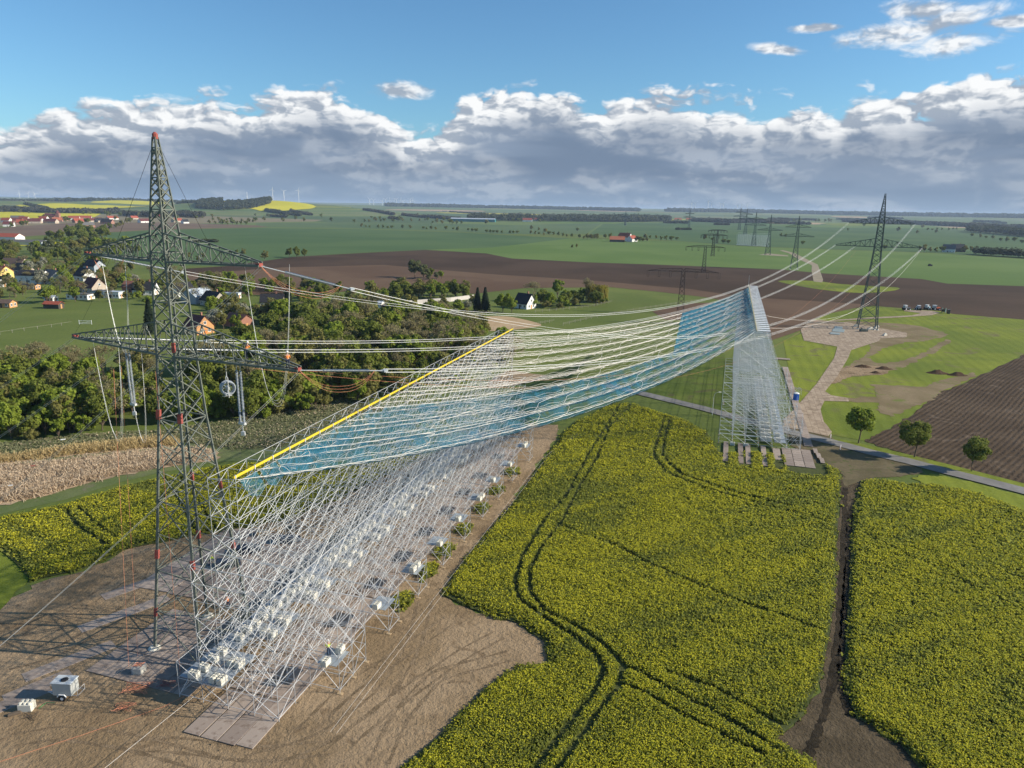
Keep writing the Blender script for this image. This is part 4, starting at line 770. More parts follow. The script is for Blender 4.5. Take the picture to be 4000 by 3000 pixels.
# decks and ballast on the near scaffold
dk = []
for k in range(31):
    mb = MB(); L = 54+3*k
    for q in range(4): mb.box(PA(L+.5+q*.66 if q < 4 else L, -52.05, 2.55), (2.95, .60, .06), RZL)
    if k % 3 != 2:
        for q in range(4): mb.box(PA(L+1.5, -50.2+q*.62+.1, 2.55-.0), (.56, 2.9, .06), RZL)
    mb.obj('deck', M_deck, scA)
def block_mesh(studs=True, s=(1.1, .72, .66)):
    mb = MB(); mb.box((0, 0, s[2]/2), s, 0, .04)
    nx = 3 if s[0] > 1 else 2
    for i in range(nx):
        for j in range(2): mb.lathe((-s[0]/2+s[0]*(i+.5)/nx, -s[1]/4+j*s[1]/2, s[2]-.01), [(.16, 0), (.12, .13), (.0, .14)], 8)
    o = mb.obj('ballast_block', M_block); m = o.data; bpy.data.objects.remove(o); return m
BM = block_mesh()
def block(L, T_, z, label, group, rz=0., world=None):
    o = bpy.data.objects.new('ballast_block', BM); COL.objects.link(o); p = LT(L, T_, z) if world is None else world
    o.location = p.tolist(); o.rotation_euler = (0, 0, RZL+rz); tag(o, label, 'concrete block', group); return o
NB = 'white studded concrete block in the long ballast row on the low left deck'
for k in range(31):
    for j in range(2):
        if k and rng.random() < .12: continue
        L = 54.55+3*k+j*1.35
        block(L, -51.9+rng.normal(0, .06)+(j*.2), 2.6, 'nearest white block, at the front corner of the low left deck' if k == 0 and j == 0 else NB, None if k == 0 and j == 0 else 'ballast blocks on the low left deck', math.pi/2*0+rng.normal(0, .04))
for k in range(0, 31):
    if k % 3 == 2: continue
    for j in range(2):
        block(54.7+3*k, -49.4+j*.95+rng.normal(0,.04), 2.6, 'white block in the second ballast row, one of the paired blocks on the lengthwise decks', 'paired ballast blocks on the lengthwise decks', math.pi/2)
for i, L in enumerate([82.5, 91, 100, 109, 118, 127, 139]):
    for j in range(1+(i % 3 == 0)): block(L+.4+j*1.3, -38.9+.5*(i % 2), 2.9, 'white block hung in an outrigger bay on the crop side', 'ballast blocks in the outrigger bays', math.pi/2)
for L, j in [(60.6, 0), (63.2, 1), (72.8, 0)]: block(L, -39.3+j*.3, 2.9, 'white block beside the hi-vis worker in the first outrigger bays', 'ballast blocks in the first outrigger bays', math.pi/2)
for i, L in enumerate([60.5, 72.5, 82.0, 91., 100., 109., 118., 127., 139.]):
    mb = MB(); [mb.box(PA(L+1.6, -40.2+q*.62, 2.85), (.56, 2.9, .06), RZL) for q in range(4)]; mb.obj('deck', M_deck, scA)
# ballast on the far scaffold
for k in range(0, 22):
    mb = MB(); L = 166+3.05*k
    for T0 in (10.6, 13.7): [mb.box(PB(L+.5+q*.66, T0+.9, 1.55), (2.4, .6, .06), RZL) for q in range(4)]
    mb.obj('deck', M_deck, scB)
    for T0, j in ((10.9, 0), (12.2, 0), (14.2, 1)):
        if rng.random() < .75: block(L+1.+rng.uniform(0, 1), T0, 1.6, 'pale block low inside the far scaffold', 'ballast blocks low inside the far scaffold')
for T0 in (4.6, 7.6): block(165.3, T0-.4, .0, 'grey block on the ground at the front foot of the far scaffold, %s one' % ('left' if T0 < 5 else 'right'), 'front foot blocks of the far scaffold')
# road plates as single mats
def mat_slab(L, T_, w, l, label, group=None, m=None, rz=0., z=.06, world=None, name='ground_mat', red=False):
    mb = MB(); mb.box((0, 0, .045), (w, l, .09), 0, .02); o = mb.obj(name, m or M_platec)
    p = LT(L, T_, z) if world is None else np.array([*world[:2], z]); o.location = p.tolist(); o.rotation_euler = (rng.normal(0, .006), rng.normal(0, .006), RZL+rz)
    return tag(o, label, 'ground mat', group)
def platef(N):
    oi = N.node('ShaderNodeObjectInfo').outputs['Random']; n = N.noise(N.obj, .9, 6, .65, .8)
    c = N.mixc(oi, (.24, .19, .155), (.37, .30, .245)); c = N.mixc(N.ss(n, .5, .66, 0, .75), c, (.15, .105, .075)); n2 = N.noise(N.obj, 2.5, 4, .7)
    bump(N, n2, .3, .03); return N.mixc(N.ss(n2, .55, .75, 0, .4), c, (.46, .42, .37))
M_platec = mat('muddy steel mat', platef, .8, 0, .25)
for q, T0 in enumerate([-48.4, -46.3, -44.2, -42.2]):
    mat_slab(53.3+(q == 3)*.2, T0, 1.95, 7.2, ['leftmost', 'second from left', 'third from left', 'rightmost'][q]+' bare mat sticking out of the near end of the scaffold', 'mats at the near end of the scaffold')
for k in range(1, 13):
    for q, T0 in enumerate([-48.4, -46.3, -44.2, -42.2]):
        mat_slab(53.3+7.3*k, T0, 1.95, 7.1, 'mat under the middle of the near scaffold', 'mats under the near scaffold')
for (x, y, rz) in [(500,2300,.3),(560,2370,.3),(330,2560,.33),(220,2600,.3),(150,2680,.3),(60,2740,.3),(420,2420,.3)]:
    mat_slab(0, 0, 2.0, 6.5, 'sunken half buried mat on the soil left of the tower', 'sunken mats left of the tower', rz=-.55+rz*.3, world=at(x, y), z=-.02)
for k in range(7):
    for q in range(3):
        g = at(700, 2745-0)*0+LT(56.5+q*4.6, -66.+k*2.05)
        if k == 6 and q > 0: continue
        mat_slab(0, 0, 2.0, 4.5, 'mat in the paved patch between the wire crate and the scaffold', 'mats between the crate and the scaffold', rz=.0, world=g, z=.06)
for k in range(10):
    for q in range(4):
        mat_slab(0, 0, 2.0, 5.6, 'mat in the work yard behind the tower, left of the scaffold', 'mats in the yard behind the tower', rz=math.pi/2+.05, world=LT(72+k*2.06, -73.5+q*5.7 if q < 3 else -56.5+0*q), z=.06+.001*q)
for i, (T0, w, L0, l) in enumerate([(2.4, 1.1, 159.5, 14), (5.6, 1.1, 159.5, 14), (7.2, 1.1, 159.5, 14), (10.6, 1.1, 159.5, 14), (13.4, 1.6, 161.5, 8)]):
    mat_slab(L0, T0+.4, w, l, ['leftmost', 'second', 'third', 'fourth', 'short fifth'][i]+' plank strip laid in the crop in front of the far scaffold, counted from the left', 'plank strips in the crop', z=.24)
for i, T0 in enumerate([16.0, 18.1, 20.2]):
    for j in range(3): mat_slab(156.5+j*4.1-(j == 0)*0, T0, 2.0, 4.0, 'mat in the paved block at the right foot of the far scaffold', 'mats at the right foot of the far scaffold', z=.24)
for i in range(3): mat_slab(160+i*3.2, 22.4+.35*i*-1+.6, .9, 3.4, 'raised narrow mat along the right edge of the paved block', 'raised narrow mats at the far scaffold', z=.36)
for k in range(22): mat_slab(172+4.1*k, 21.2+.02*k, 1.9, 4.0, 'mat in the strip along the right side of the far scaffold', 'mats along the right side of the far scaffold', z=.16)
mat_slab(0, 0, 5, 3, 'single reddish mat lying off the strip right of the far scaffold', None, world=at(3058, 1404), z=.2)
# ------------------------------------------------------------------ net between the scaffolds
NR = 32; M_net = None
def netf(N):
    g = N.obj; n = N.noise(g, .12, 4, .6, .6); c = N.mixc(n, (.012, .125, .26), (.04, .26, .34))
    w = N.m('MULTIPLY', N.ss(N.noise(g, .35, 5, .7, .8), .34, .66, .14, .78), N.ss(N.noise(g, .07, 2, .5), .3, .6, .55, 1.))
    wx = N.node('ShaderNodeTexWave', wave_type='BANDS'); N.put(wx.inputs[0], N.mapping(g, (1.6, 1.6, 1.6))); wx.inputs['Distortion'].default_value = 2
    w = N.m('MULTIPLY', w, N.m('MULTIPLY_ADD', wx.outputs[1], .25, .8))
    tr = N.node('ShaderNodeBsdfTransparent'); tl = N.node('ShaderNodeBsdfTranslucent'); N.put(tl.inputs[0], c)
    m1 = N.node('ShaderNodeMixShader'); m1.inputs[0].default_value = .35; N.l.new(N.b.outputs[0], m1.inputs[1]); N.l.new(tl.outputs[0], m1.inputs[2])
    m2 = N.node('ShaderNodeMixShader'); N.put(m2.inputs[0], w); N.l.new(tr.outputs[0], m2.inputs[1]); N.l.new(m1.outputs[0], m2.inputs[2]); N.l.new(m2.outputs[0], N.out.inputs[0])
    return c
M_net = mat('blue safety net', netf, .7, 0, .2)
M_net2 = M_net.copy(); M_net2.name = 'denser blue net'
for n_ in M_net2.node_tree.nodes:
    if n_.type == 'MAP_RANGE': n_.inputs[3].default_value = .62; n_.inputs[4].default_value = .95
def rope_pt(i, s):
    a = LT(54.3+3*i*30.9/31, -44.0, 26.7); b = LT(167+3.26*i*.96, 7.05, 26.9)
    sg = 4.9-.9*i/31+.5*math.sin(i*2.1); p = a+(b-a)*s; p[2] -= 4*sg*s*(1-s); return p
netO = LT(110, -20, 20); net = empty('safety_net', netO, 0, 'wide rope and blue mesh net slung between the two scaffolds', 'net')
for i in range(NR):
    mb = MB(); ss = np.linspace(0, 1, 26); rr = .022 if i % 3 else .036
    mb.path([rope_pt(i, s)-netO for s in ss], rr*.8, 4)
    nw = 44; S_ = np.linspace(0, 1, nw*6+1); ph = rng.uniform(0, 1); P_ = []
    for s in S_:
        p = rope_pt(i, s); amp = (.16+.10*math.sin(s*9+i))*(1.5 if s > .55 or i > 20 else .8); p[2] -= abs(math.sin(math.pi*(s*nw+ph)))*amp*(s*(1-s)*20 if s*(1-s) < .05 else 1); P_.append(p-netO)
    mb.path(P_, .018, 3); mb.obj('rope', M_rope, net)
    if i < NR-1:
        m2 = MB(); Q_ = []
        for s in np.linspace(0, 1, 160): p = rope_pt(i+.5, s); p[2] -= .35+.12*math.sin(s*150+i*2); Q_.append(p-netO)
        m2.path(Q_, .015, 3); m2.obj('rope', M_rope, net)
for s0 in (.16, .34, .40, .58, .70, .84):
    mb = MB(); P_ = []
    for i in range(0, NR-1):
        for q in range(5):
            f = q/5; p = rope_pt(i+f, s0+.02*math.sin(i*1.3)+.0015*i); p[2] -= .35*math.sin(math.pi*f); P_.append(p-netO)
    mb.path(P_, .028, 4); mb.obj('cross_rope', M_rope, net)
def panel(i0, i1, sa, sb, label, m=None):
    v = []; ns = 60
    n_i = (i1-i0)*4
    for a in range(n_i+1):
        for b in range(ns+1):
            i = i0+a/4; s = sa(i)+(sb(i)-sa(i))*b/ns; p = rope_pt(i, s); fr = i % 1; p[2] -= .55*math.sin(math.pi*fr)+.05*math.sin(b*1.7+a); v.append(p-netO)
    f = [(a*(ns+1)+b, a*(ns+1)+b+1, (a+1)*(ns+1)+b+1, (a+1)*(ns+1)+b) for a in range(n_i) for b in range(ns)]
    o = mesh_obj('mesh_panel', v, f, m or M_net, net, smooth=True); return tag(o, label)
panel(0, 4, lambda i: .015, lambda i: 1., 'blue mesh along the near edge of the net')
panel(4, 9, lambda i: .02, lambda i: 1., 'blue mesh behind the near edge strip')
panel(9, 31, lambda i: .68-.002*i, lambda i: 1., 'denser blue mesh closing the net at the far scaffold', M_net2)
# drapes and tangles below the yellow beam
for k in range(0, 9):
    v = []; L1 = 54.3+3*k
    for a in range(7):
        for b in range(5):
            p = LT(L1+a*.45, -43.75+.25*b+.12*math.sin(a*2+k), 26.6-.35*b-.5*math.sin(math.pi*a/6)*(b/4)); v.append(p-netO)
    mesh_obj('mesh_drape', v, [(a*5+b, a*5+b+1, (a+1)*5+b+1, (a+1)*5+b) for a in range(6) for b in range(4)], M_net, net, smooth=True)
mb = MB()
for i in range(31):
    for q in range(3):
        p = LT(54.3+3*i+rng.normal(0, .3), -43.7, 26.6); P_ = [p]
        for t in range(6): P_.append(P_[-1]+Tv*.35+Lv*rng.normal(0, .35)+np.array([0, 0, rng.normal(-.12, .25)]))
        mb.path(np.array(P_)-netO, .018, 3)
mb.obj('lashing', M_rope, net)
# ------------------------------------------------------------------ lattice towers
def lattice_tower(c, az, S, label, m, spec, detail=2, red=False, name='lattice_tower', group=None, cat='pylon'):
    """spec: top, base half side, [(z, half side)], arms [(z, half length, rise)]"""
    U = np.array([math.sin(az), math.cos(az), 0]); V = np.array([-math.cos(az), math.sin(az), 0])
    V = np.array([math.cos(az+math.pi/2)*0-math.cos(az), math.sin(az), 0]) if False else np.array([-U[1], U[0], 0])
    root = empty(name, c, 0, label, cat, group); prof = spec['prof']; zs = [p[0] for p in prof]; hs = [p[1] for p in prof]
    hw = lambda z: float(np.interp(z, zs, hs))
    co = lambda z, k: U*hw(z)*(1, 1, -1, -1)[k]+V*hw(z)*(1, -1, -1, 1)[k]+np.array([0, 0, z])
    top = zs[-1]; lr = spec.get('leg', .11)
    for k in range(4):
        mb = MB(); 
        for a, b in zip(zs[:-1], zs[1:]): mb.bar(co(a, k), co(b, k), lr*(1-.45*a/top), r2=lr*(1-.45*b/top))
        lg = mb.obj('leg', m, root)
        ft = MB(); ft.lathe(co(0, k)-[0, 0, .3], [(.75, 0), (.75, .5), (.45, .75)], 9); ft.obj('footing', M_block, lg)
        if detail > 1:
            st = MB()
            for z in np.arange(2, top-4, .8): st.bar(co(z, k), co(z, k)+(U*(1,1,-1,-1)[k])*.32, .02)
            if k in (1, 3): st.obj('step_bolt', m, lg)
    z = 0; panels = [0]; first = spec.get('first', 6.)
    z = first; panels.append(z)
    while z < top-1.5: z += max(1.0, hw(z)*2*spec.get('asp', .72)); panels.append(min(z, top-.5))
    br = MB(); rg = MB(); b = .045*spec.get('bs', 1.)
    for i, (a, e) in enumerate(zip(panels[:-1], panels[1:])):
        for k in range(4):
            j = (k+1) % 4; p, q, p2, q2 = co(a, k), co(a, j), co(e, k), co(e, j)
            br.bar(p, q2, b*1.1, cap=False); br.bar(q, p2, b*1.1, cap=False)
            if i == 0:
                mdl = (co(e, k)+co(e, j))/2
                for pp, h_ in ((p, co(e*.5, k)), (q, co(e*.5, j))): br.bar(h_, (p+q+p2+q2)/4*.5+h_*.5, b*.8, cap=False); 
            if detail > 1 and i < 6 and i > 0:
                x = (p+q+p2+q2)/4; br.bar(co((a+e)/2, k), x, b*.7, cap=False)
            if i % 3 == 0 or i < 2: rg.bar(p2, q2, b*1.2, cap=False)
    br.obj('bracing', m, root); rg.obj('horizontal_frame', m, root)
    tips = []
    for (za, hl, rise, nd) in spec['arms']:
        for s in (1, -1):
            mb = MB(); w = hw(za); tip = U*s*hl+np.array([0, 0, za+.15]); cw = .12*min(1.2, spec.get('bs', 1.)) if detail > 1 else .10*spec.get('bs', 1.)
            B = [U*s*w+V*w*q+np.array([0, 0, za]) for q in (1, -1)]; Tp = [U*s*hw(za+rise)+V*hw(za+rise)*q+np.array([0, 0, za+rise]) for q in (1, -1)]
            E_ = [tip+V*.25*q for q in (1, -1)]
            for q in (0, 1):
                mb.bar(B[q], E_[q], cw); mb.bar(Tp[q], E_[q]+[0, 0, .35], cw*.65)
            for d in range(1, nd):
                f = d/nd; f0 = (d-1)/nd; P_ = [B[q]+(E_[q]-B[q])*f for q in (0, 1)]; Q_ = [Tp[q]+(E_[q]+[0, 0, .35]-Tp[q])*f for q in (0, 1)]; P0 = [B[q]+(E_[q]-B[q])*f0 for q in (0, 1)]; Q0 = [Tp[q]+(E_[q]+[0, 0, .35]-Tp[q])*f0 for q in (0, 1)]
                for q in (0, 1): mb.bar(P_[q], Q_[q], b*.8, cap=False); mb.bar(P0[q], Q_[q], b*.8, cap=False) if d % 2 else mb.bar(Q0[q], P_[q], b*.8, cap=False)
                mb.bar(P_[0], P_[1], b, cap=False); mb.bar(P0[d % 2], P_[1-d % 2], b*.8, cap=False); mb.bar(Q_[0], Q_[1], b*.7, cap=False)
            ar = mb.obj('crossarm', m, root); tips.append(tip+np.asarray(c, float)); 
            if red: MB().box(tip+U*s*-.2+[0,0,.1], (.5, .5, .35), math.atan2(U[1], U[0])).obj('tip_plate', M_red, ar)
    if red:
        for zz, ks in ((29.5, (1, 2)), (12.5, (0, 1, 2, 3)), (20.5, (0, 3)), (5., (2,)), (37.4, (1,))):
            for k in ks:
                o = MB(); p0, p1 = co(zz-.55, k), co(zz+.55, k); o.bar(p0, p1, lr*1.5 if zz in (29.5, 12.5) else lr*1.15); o.obj('splice_plate', M_red, root)
        MB().lathe(co(top, 0)*0+[0, 0, top-.2], [(.3, 0), (.3, .5), (.1, .7)], 8).obj('peak_cap', M_red, root)
    return root, tips, U, V
specT = dict(bs=1.45, prof=[(0, 3.97), (12.5, 2.95), (29, 1.75), (36, 1.42), (46.5, 1.12), (49.5, 1.02), (59.3, .18)], arms=[(46.6, 13.5, 3.0, 8), (36.4, 17.8, 3.6, 10)], first=5.2, leg=.20, asp=.74)
C1 = np.array([-37.5, 77.5, 0]); C2 = np.array([167.25, 333.0, 0]); AZ1 = math.radians(115.8); AZ2 = math.radians(110)
T1, tip1, U1, V1 = lattice_tower(C1, AZ1, 1, 'big green lattice pylon with red patched plates, standing left in the foreground', M_tower, specT, 2, True)
sp2 = dict(specT); sp2['prof'] = [(z*1.04, h*1.05) for z, h in specT['prof']]; sp2['arms'] = [(48.3, 13.6, 3.1, 7), (38.0, 18.0, 3.7, 8)]; sp2['bs'] = 1.9; sp2['leg'] = .24
T2, tip2, U2, V2 = lattice_tower(C2, AZ2, 1, 'dark lattice pylon on the paved pad right behind the far scaffold', M_tower2, sp2, 1)
# ------------------------------------------------------------------ conductors
def cat(a, b, sag, n=40):
    s = np.linspace(0, 1, n)[:, None]; p = a+(b-a)*s; p[:, 2] -= (4*sag*s*(1-s))[:, 0]; return p
def bundle(a, b, sag, label, r=.020, n=4, gap=.19, m=None, start=0., ins=True):
    root = empty('conductor_bundle', a, 0, label, 'power line', 'conductor bundles between the two big pylons'); d = (b-a)/np.linalg.norm(b-a); sd_ = np.cross(d, [0, 0, 1.]); sd_ /= np.linalg.norm(sd_)
    offs = [(sd_*x+np.array([0, 0, z])) for x, z in ((-1, -1), (1, -1), (1, 1), (-1, 1))][:n]
    P_ = cat(a, b, sag, 60)
    k0 = int(start*60)
    for o_ in offs: MB().path(P_[k0:]+o_*gap-a, r, 4).obj('wire', m or M_wire, root)
    if ins:
        mb = MB(); q = P_[k0]-a
        mb.path([[0, 0, 0], q*.3], .05, 5); ax = (q)/np.linalg.norm(q); Lq = np.linalg.norm(q)
        pr = []
        for t in np.arange(Lq*.25, Lq*.8, .17): pr += [(.07, t), (.17, t+.05), (.07, t+.12)]
        mb.lathe(np.zeros(3), pr, 8, ax); mb.path([q*.8, q], .06, 5); mb.box(q, (.55, .6, .22), math.atan2(ax[1], ax[0])); mb.obj('insulator', M_porc, root)
    return root, P_
B = {}
ends = [(tip1[0], tip2[1]+U2*27.2*0+0, 9., 'bundle from the right tip of the upper crossarm to the second pylon')]
uR, uL, lR, lL = tip1; UR, UL, LR, LL = tip2
inL = C1+U1*-7.5+np.array([0, 0, 36.2]); inR2 = C2+U2*-9.5+np.array([0, 0, 38.])
for a, b, sg, lb, st in [(uL, UL, 21.5, 'conductor bundle leaving the upper left crossarm tip behind the pylon, highest at the far pylon', .045),
    (uR, UR, 24.5, 'conductor bundle leaving the upper right crossarm tip', .045),
    (lL, LL, 14.5, 'conductor bundle leaving the lower left crossarm tip, passing behind the lattice shaft', .05),
    (inL, inR2, 14.5, 'conductor bundle attached near the shaft on the lower left crossarm', .05),
    (lR, LR, 15.0, 'conductor bundle leaving the lower right crossarm tip just above the yellow beam', .045)]:
    bundle(a, b, sg, lb, start=st)
def wire(name, pts, r, m, label, cat_='cable', group=None, sides=4):
    p0 = np.asarray(pts[0], float); return tag(MB().path(np.asarray(pts, float)-p0, r, sides).obj(name, m, None, loc=p0.tolist()), label, cat_, group)
topc = C1+np.array([0, 0, 59.2])
wire('stay_wire', cat(topc, at(254, 1350), 3.), .022, M_black, 'thin dark wire running down left from the pylon peak'); wire('stay_wire', cat(topc, at(1020, 1280), 3.), .022, M_black, 'thin dark wire running down right from the pylon peak')
for a, px, lb in [(lR, (-420, 2875), 'from the lower right crossarm tip down to the bottom left'), (uR, (-260, 2160), 'from the upper right crossarm tip down to the left'), (uL, (-900, 1870), 'from the upper left crossarm tip down to the left'), (lL, (-500, 1800), 'from the lower left crossarm tip down to the left'), (C1-U1*9+np.array([0, 0, 36.]), (-500, 2010), 'from the middle of the lower left crossarm down to the left')]:
    g = at(*px)
    for j, w_ in enumerate((0, 1)): wire('guy_wire', cat(a+V1*(.5*j), g+np.array([0, 1.5*j, 0]), .8), .018, M_rope, 'pale guy wire %s, %s of the pair' % (lb, 'left' if j else 'right'), 'guy wire', 'guy wires of the big pylon')
for gi, t_ in enumerate((.50, .60, .68, .76, .83, .90)):
    p_ = uR+(at(-260, 2160)-uR)*t_; o_ = MB().box((0, 0, 0), (.55, .12, .12), .5, .03).obj('wire_marker', M_red if gi % 2 else M_white, None, loc=p_.tolist()); tag(o_, ('small red' if gi % 2 else 'small white')+' marker clipped to the guy wires left of the pylon', 'marker', 'markers on the guy wires')
wire('rope_line', [at(300, 3093, 1.2), at(410, 3000, 1.2), at(784, 2700, 1.2), at(1000, 2515, 1.4)], .016, M_rope, 'pale rope running low over the soil to the near end of the scaffold', 'rope')
for j, T0 in enumerate((-34.9, -34.2)): wire('rope_line', [LT(54, T0, .5), LT(90, T0, .45), LT(140, T0, .5), LT(160, T0+3, .5)], .010, M_rope, 'thin rope stretched over the soil strip along the outriggers, %s one' % ('inner', 'outer')[j], 'rope', 'ropes along the outriggers')
for k, (a, b) in enumerate([((0, 2975), (640, 2760)), ]): wire('rope_line', [at(*a, .1), at(330, 2868, .1), at(*b, .1), at(740, 2710, .1)], .02, M_orope, 'brown rope lying across the soil in the bottom left corner', 'rope')
wire('pull_rope', cat(C1+U1*11+np.array([0, 0, 36.]), C2+np.array([0, 0, 30.]), 21.), .014, M_orope, 'thin orange rope sagging from the lower crossarm towards the second pylon'); wire('pull_rope', cat(lR-U1*.3, C2-U2*9+np.array([0, 0, 36.]), 20.), .014, M_orope, 'thin orange rope sagging from the lower right crossarm tip over the net')
wire('pull_rope', cat(C2+np.array([0, 0, 12.]), LT(200, 10, 26.), 4.), .03, M_rope, 'slack rope from the second pylon to the top of the far scaffold'); wire('pull_rope', cat(LR, LT(178, 10, 26.), 10.), .03, M_rope, 'slack rope from the right arm tip of the second pylon to the far scaffold')
# hanging jumpers
def jumper(a, b, drop, label, n=3, m=None, r=.011):
    root = empty('jumper_loop', a, 0, label, 'cable loop'); 
    for j in range(n):
        s = np.linspace(0, 1, 24)[:, None]; p = a+(b-a)*s; p[:, 2] -= ((drop+.35*j)*(1-np.abs(2*s-1)**2.4))[:, 0]; p += V1*(.12*j)*np.sin(math.pi*s); MB().path(p-a, r, 4).obj('wire', m or M_wire, root)
    return root
jumper(uR-U1*2.2, uR+V1*3.5+U1*.5+np.array([0, 0, 0.]), 14.5, 'long white cable loop hanging from the upper right crossarm')
jumper(uL+U1*2.5, uL+U1*8-V1*1, 10.5, 'white cable loop hanging from the upper left crossarm down to the lower arm')
jumper(lL+U1*3.4, lL+U1*7.2+V1*.6, 12.0, 'long white cable loop hanging below the lower left crossarm', 3)
jumper(lL+U1*9.0, lL+U1*12.0, 11.5, 'white cable loop hanging beside the shaft below the lower crossarm', 2)
jumper(uR, uR+(UR-uR)*.03-np.array([0,0,2.6]), 1.6, 'orange cable swags below the upper right insulator', 3, M_orope, .012); jumper(lR, lR+(LR-lR)*.03-np.array([0,0,1.6]), 1.8, 'orange cable swags below the lower right insulator', 3, M_orope, .012)
jumper(uL+U1*.8, uL+U1*6.5, 1.9, 'orange cable swags below the upper left crossarm', 3, M_orope, .012)
def hang_ins(p, L_, label):
    root = empty('insulator_string', p, 0, label, 'insulator', 'hanging insulator strings')
    for q in (-1, 1):
        mb = MB(); pr = []
        for t in np.arange(.6, L_, .16): pr += [(.06, t), (.16, t+.05), (.06, t+.11)]
        mb.lathe(U1*q*.28, pr, 8, [0, 0, -1]); mb.bar(U1*q*.28, U1*q*.28-[0, 0, .7], .04); mb.obj('insulator', M_porc, root)
    mb = MB(); mb.box((0, 0, -L_-.15), (.9, .3, .25), math.atan2(U1[1], U1[0])); mb.bar((0, 0, -L_-.2), (0, 0, -L_-1.2), .06); mb.box((0, 0, -L_-1.3), (.45, .2, .5), 0, .05); mb.obj('clamp', M_metal, root)
hang_ins(C1+U1*9.3+np.array([0, 0, 36.1]), 6.3, 'double insulator string hanging below the right lower crossarm'); hang_ins(C1-U1*8.3+np.array([0, 0, 36.1]), 6.6, 'double insulator string hanging below the left lower crossarm')
wh = empty('cable_pulley', C1+U1*7.5+np.array([0, 0, 33.4]), AZ1*0+.6, 'round white cable pulley hanging below the right lower crossarm', 'pulley')
mb = MB(); R0 = .72
for y in (-.28, .28): mb.path([(R0*math.cos(t), y, R0*math.sin(t)) for t in np.linspace(0, 2*math.pi, 21)], .09, 6)
for y in (-.12, .12): mb.path([(R0*.9*math.cos(t), y, R0*.9*math.sin(t)) for t in np.linspace(0, 2*math.pi, 21)], .1, 6)
for t in np.linspace(0, 2*math.pi, 9)[:-1]: mb.bar((0, 0, 0), (R0*math.cos(t), .0, R0*math.sin(t)), .05)
mb.lathe((0, -.35, 0), [(.2, 0), (.2, .7)], 10, [0, 1, 0]); mb.obj('wheel', M_porc, wh)
mb = MB(); [mb.bar((0, y, -1.0), (0, y, 1.2), .05) for y in (-.45, .45)]; mb.bar((0, -.45, 1.2), (0, .45, 1.2), .05); mb.bar((0, 0, 1.2), (0, 0, 2.5), .04); mb.bar((-.5, .45, -1.), (.5, .45, -1.), .05); mb.obj('hanger', M_metal, wh)
for px, py, lb in [(300, 2100, 'a')]: pass
for (xa, ya), z0, xb, lb in [((505, 2620), 30, (480, 0), 'left'), ((540, 2580), 30, 0, 'middle'), ((705, 2640), 30, 0, 'right')]:
    g = at(xa, ya); wire('hoist_rope', cat(C1+(g-C1)*.75*np.array([1, 1, 0])+np.array([0, 0, 35.5]), g+np.array([0, 0, .5]), .01, 8), .018, M_orope, 'thin hoist rope hanging from the lower crossarm, %s of three' % lb, 'rope', 'hoist ropes of the big pylon')
# far pylons
def far_tower(px, pyb, pyt, label, k=1, arms=True):
    g = at(px, pyb); h = height(px, pyt, g); s = h/59.3; d = np.linalg.norm(g)
    sp = dict(prof=[(z*s, w*s) for z, w in specT['prof']], arms=[(46.6*s, 13.5*s, 3*s, 5), (36.4*s, 17.8*s, 3.6*s, 5)], first=6*s, leg=max(.16, d*.00022), asp=1.0, bs=max(1., d*.0035/1.), )
    return lattice_tower(g, math.radians(105), 1, label, M_tower2, sp, 0, group='receding row of tall pylons')
for i, (x, yb, yt) in enumerate([(3100, 1052, 842), (2998, 996, 838), (2943, 962, 827), (2910, 917, 815), (2887, 899, 811), (2690, 897, 818), (2442, 881, 825)]):
    far_tower(x, yb, yt, ['nearest tall pylon of the receding row, beside the sandy track', 'second tall pylon of the receding row, beside the small white scaffolds', 'third tall pylon of the receding row', 'fourth tall pylon of the receding row, near a sandy bend', 'fifth and farthest tall pylon of the receding row', 'pale tall pylon standing apart left of the row', 'faint pylon far out in front of the long dark wood'][i])
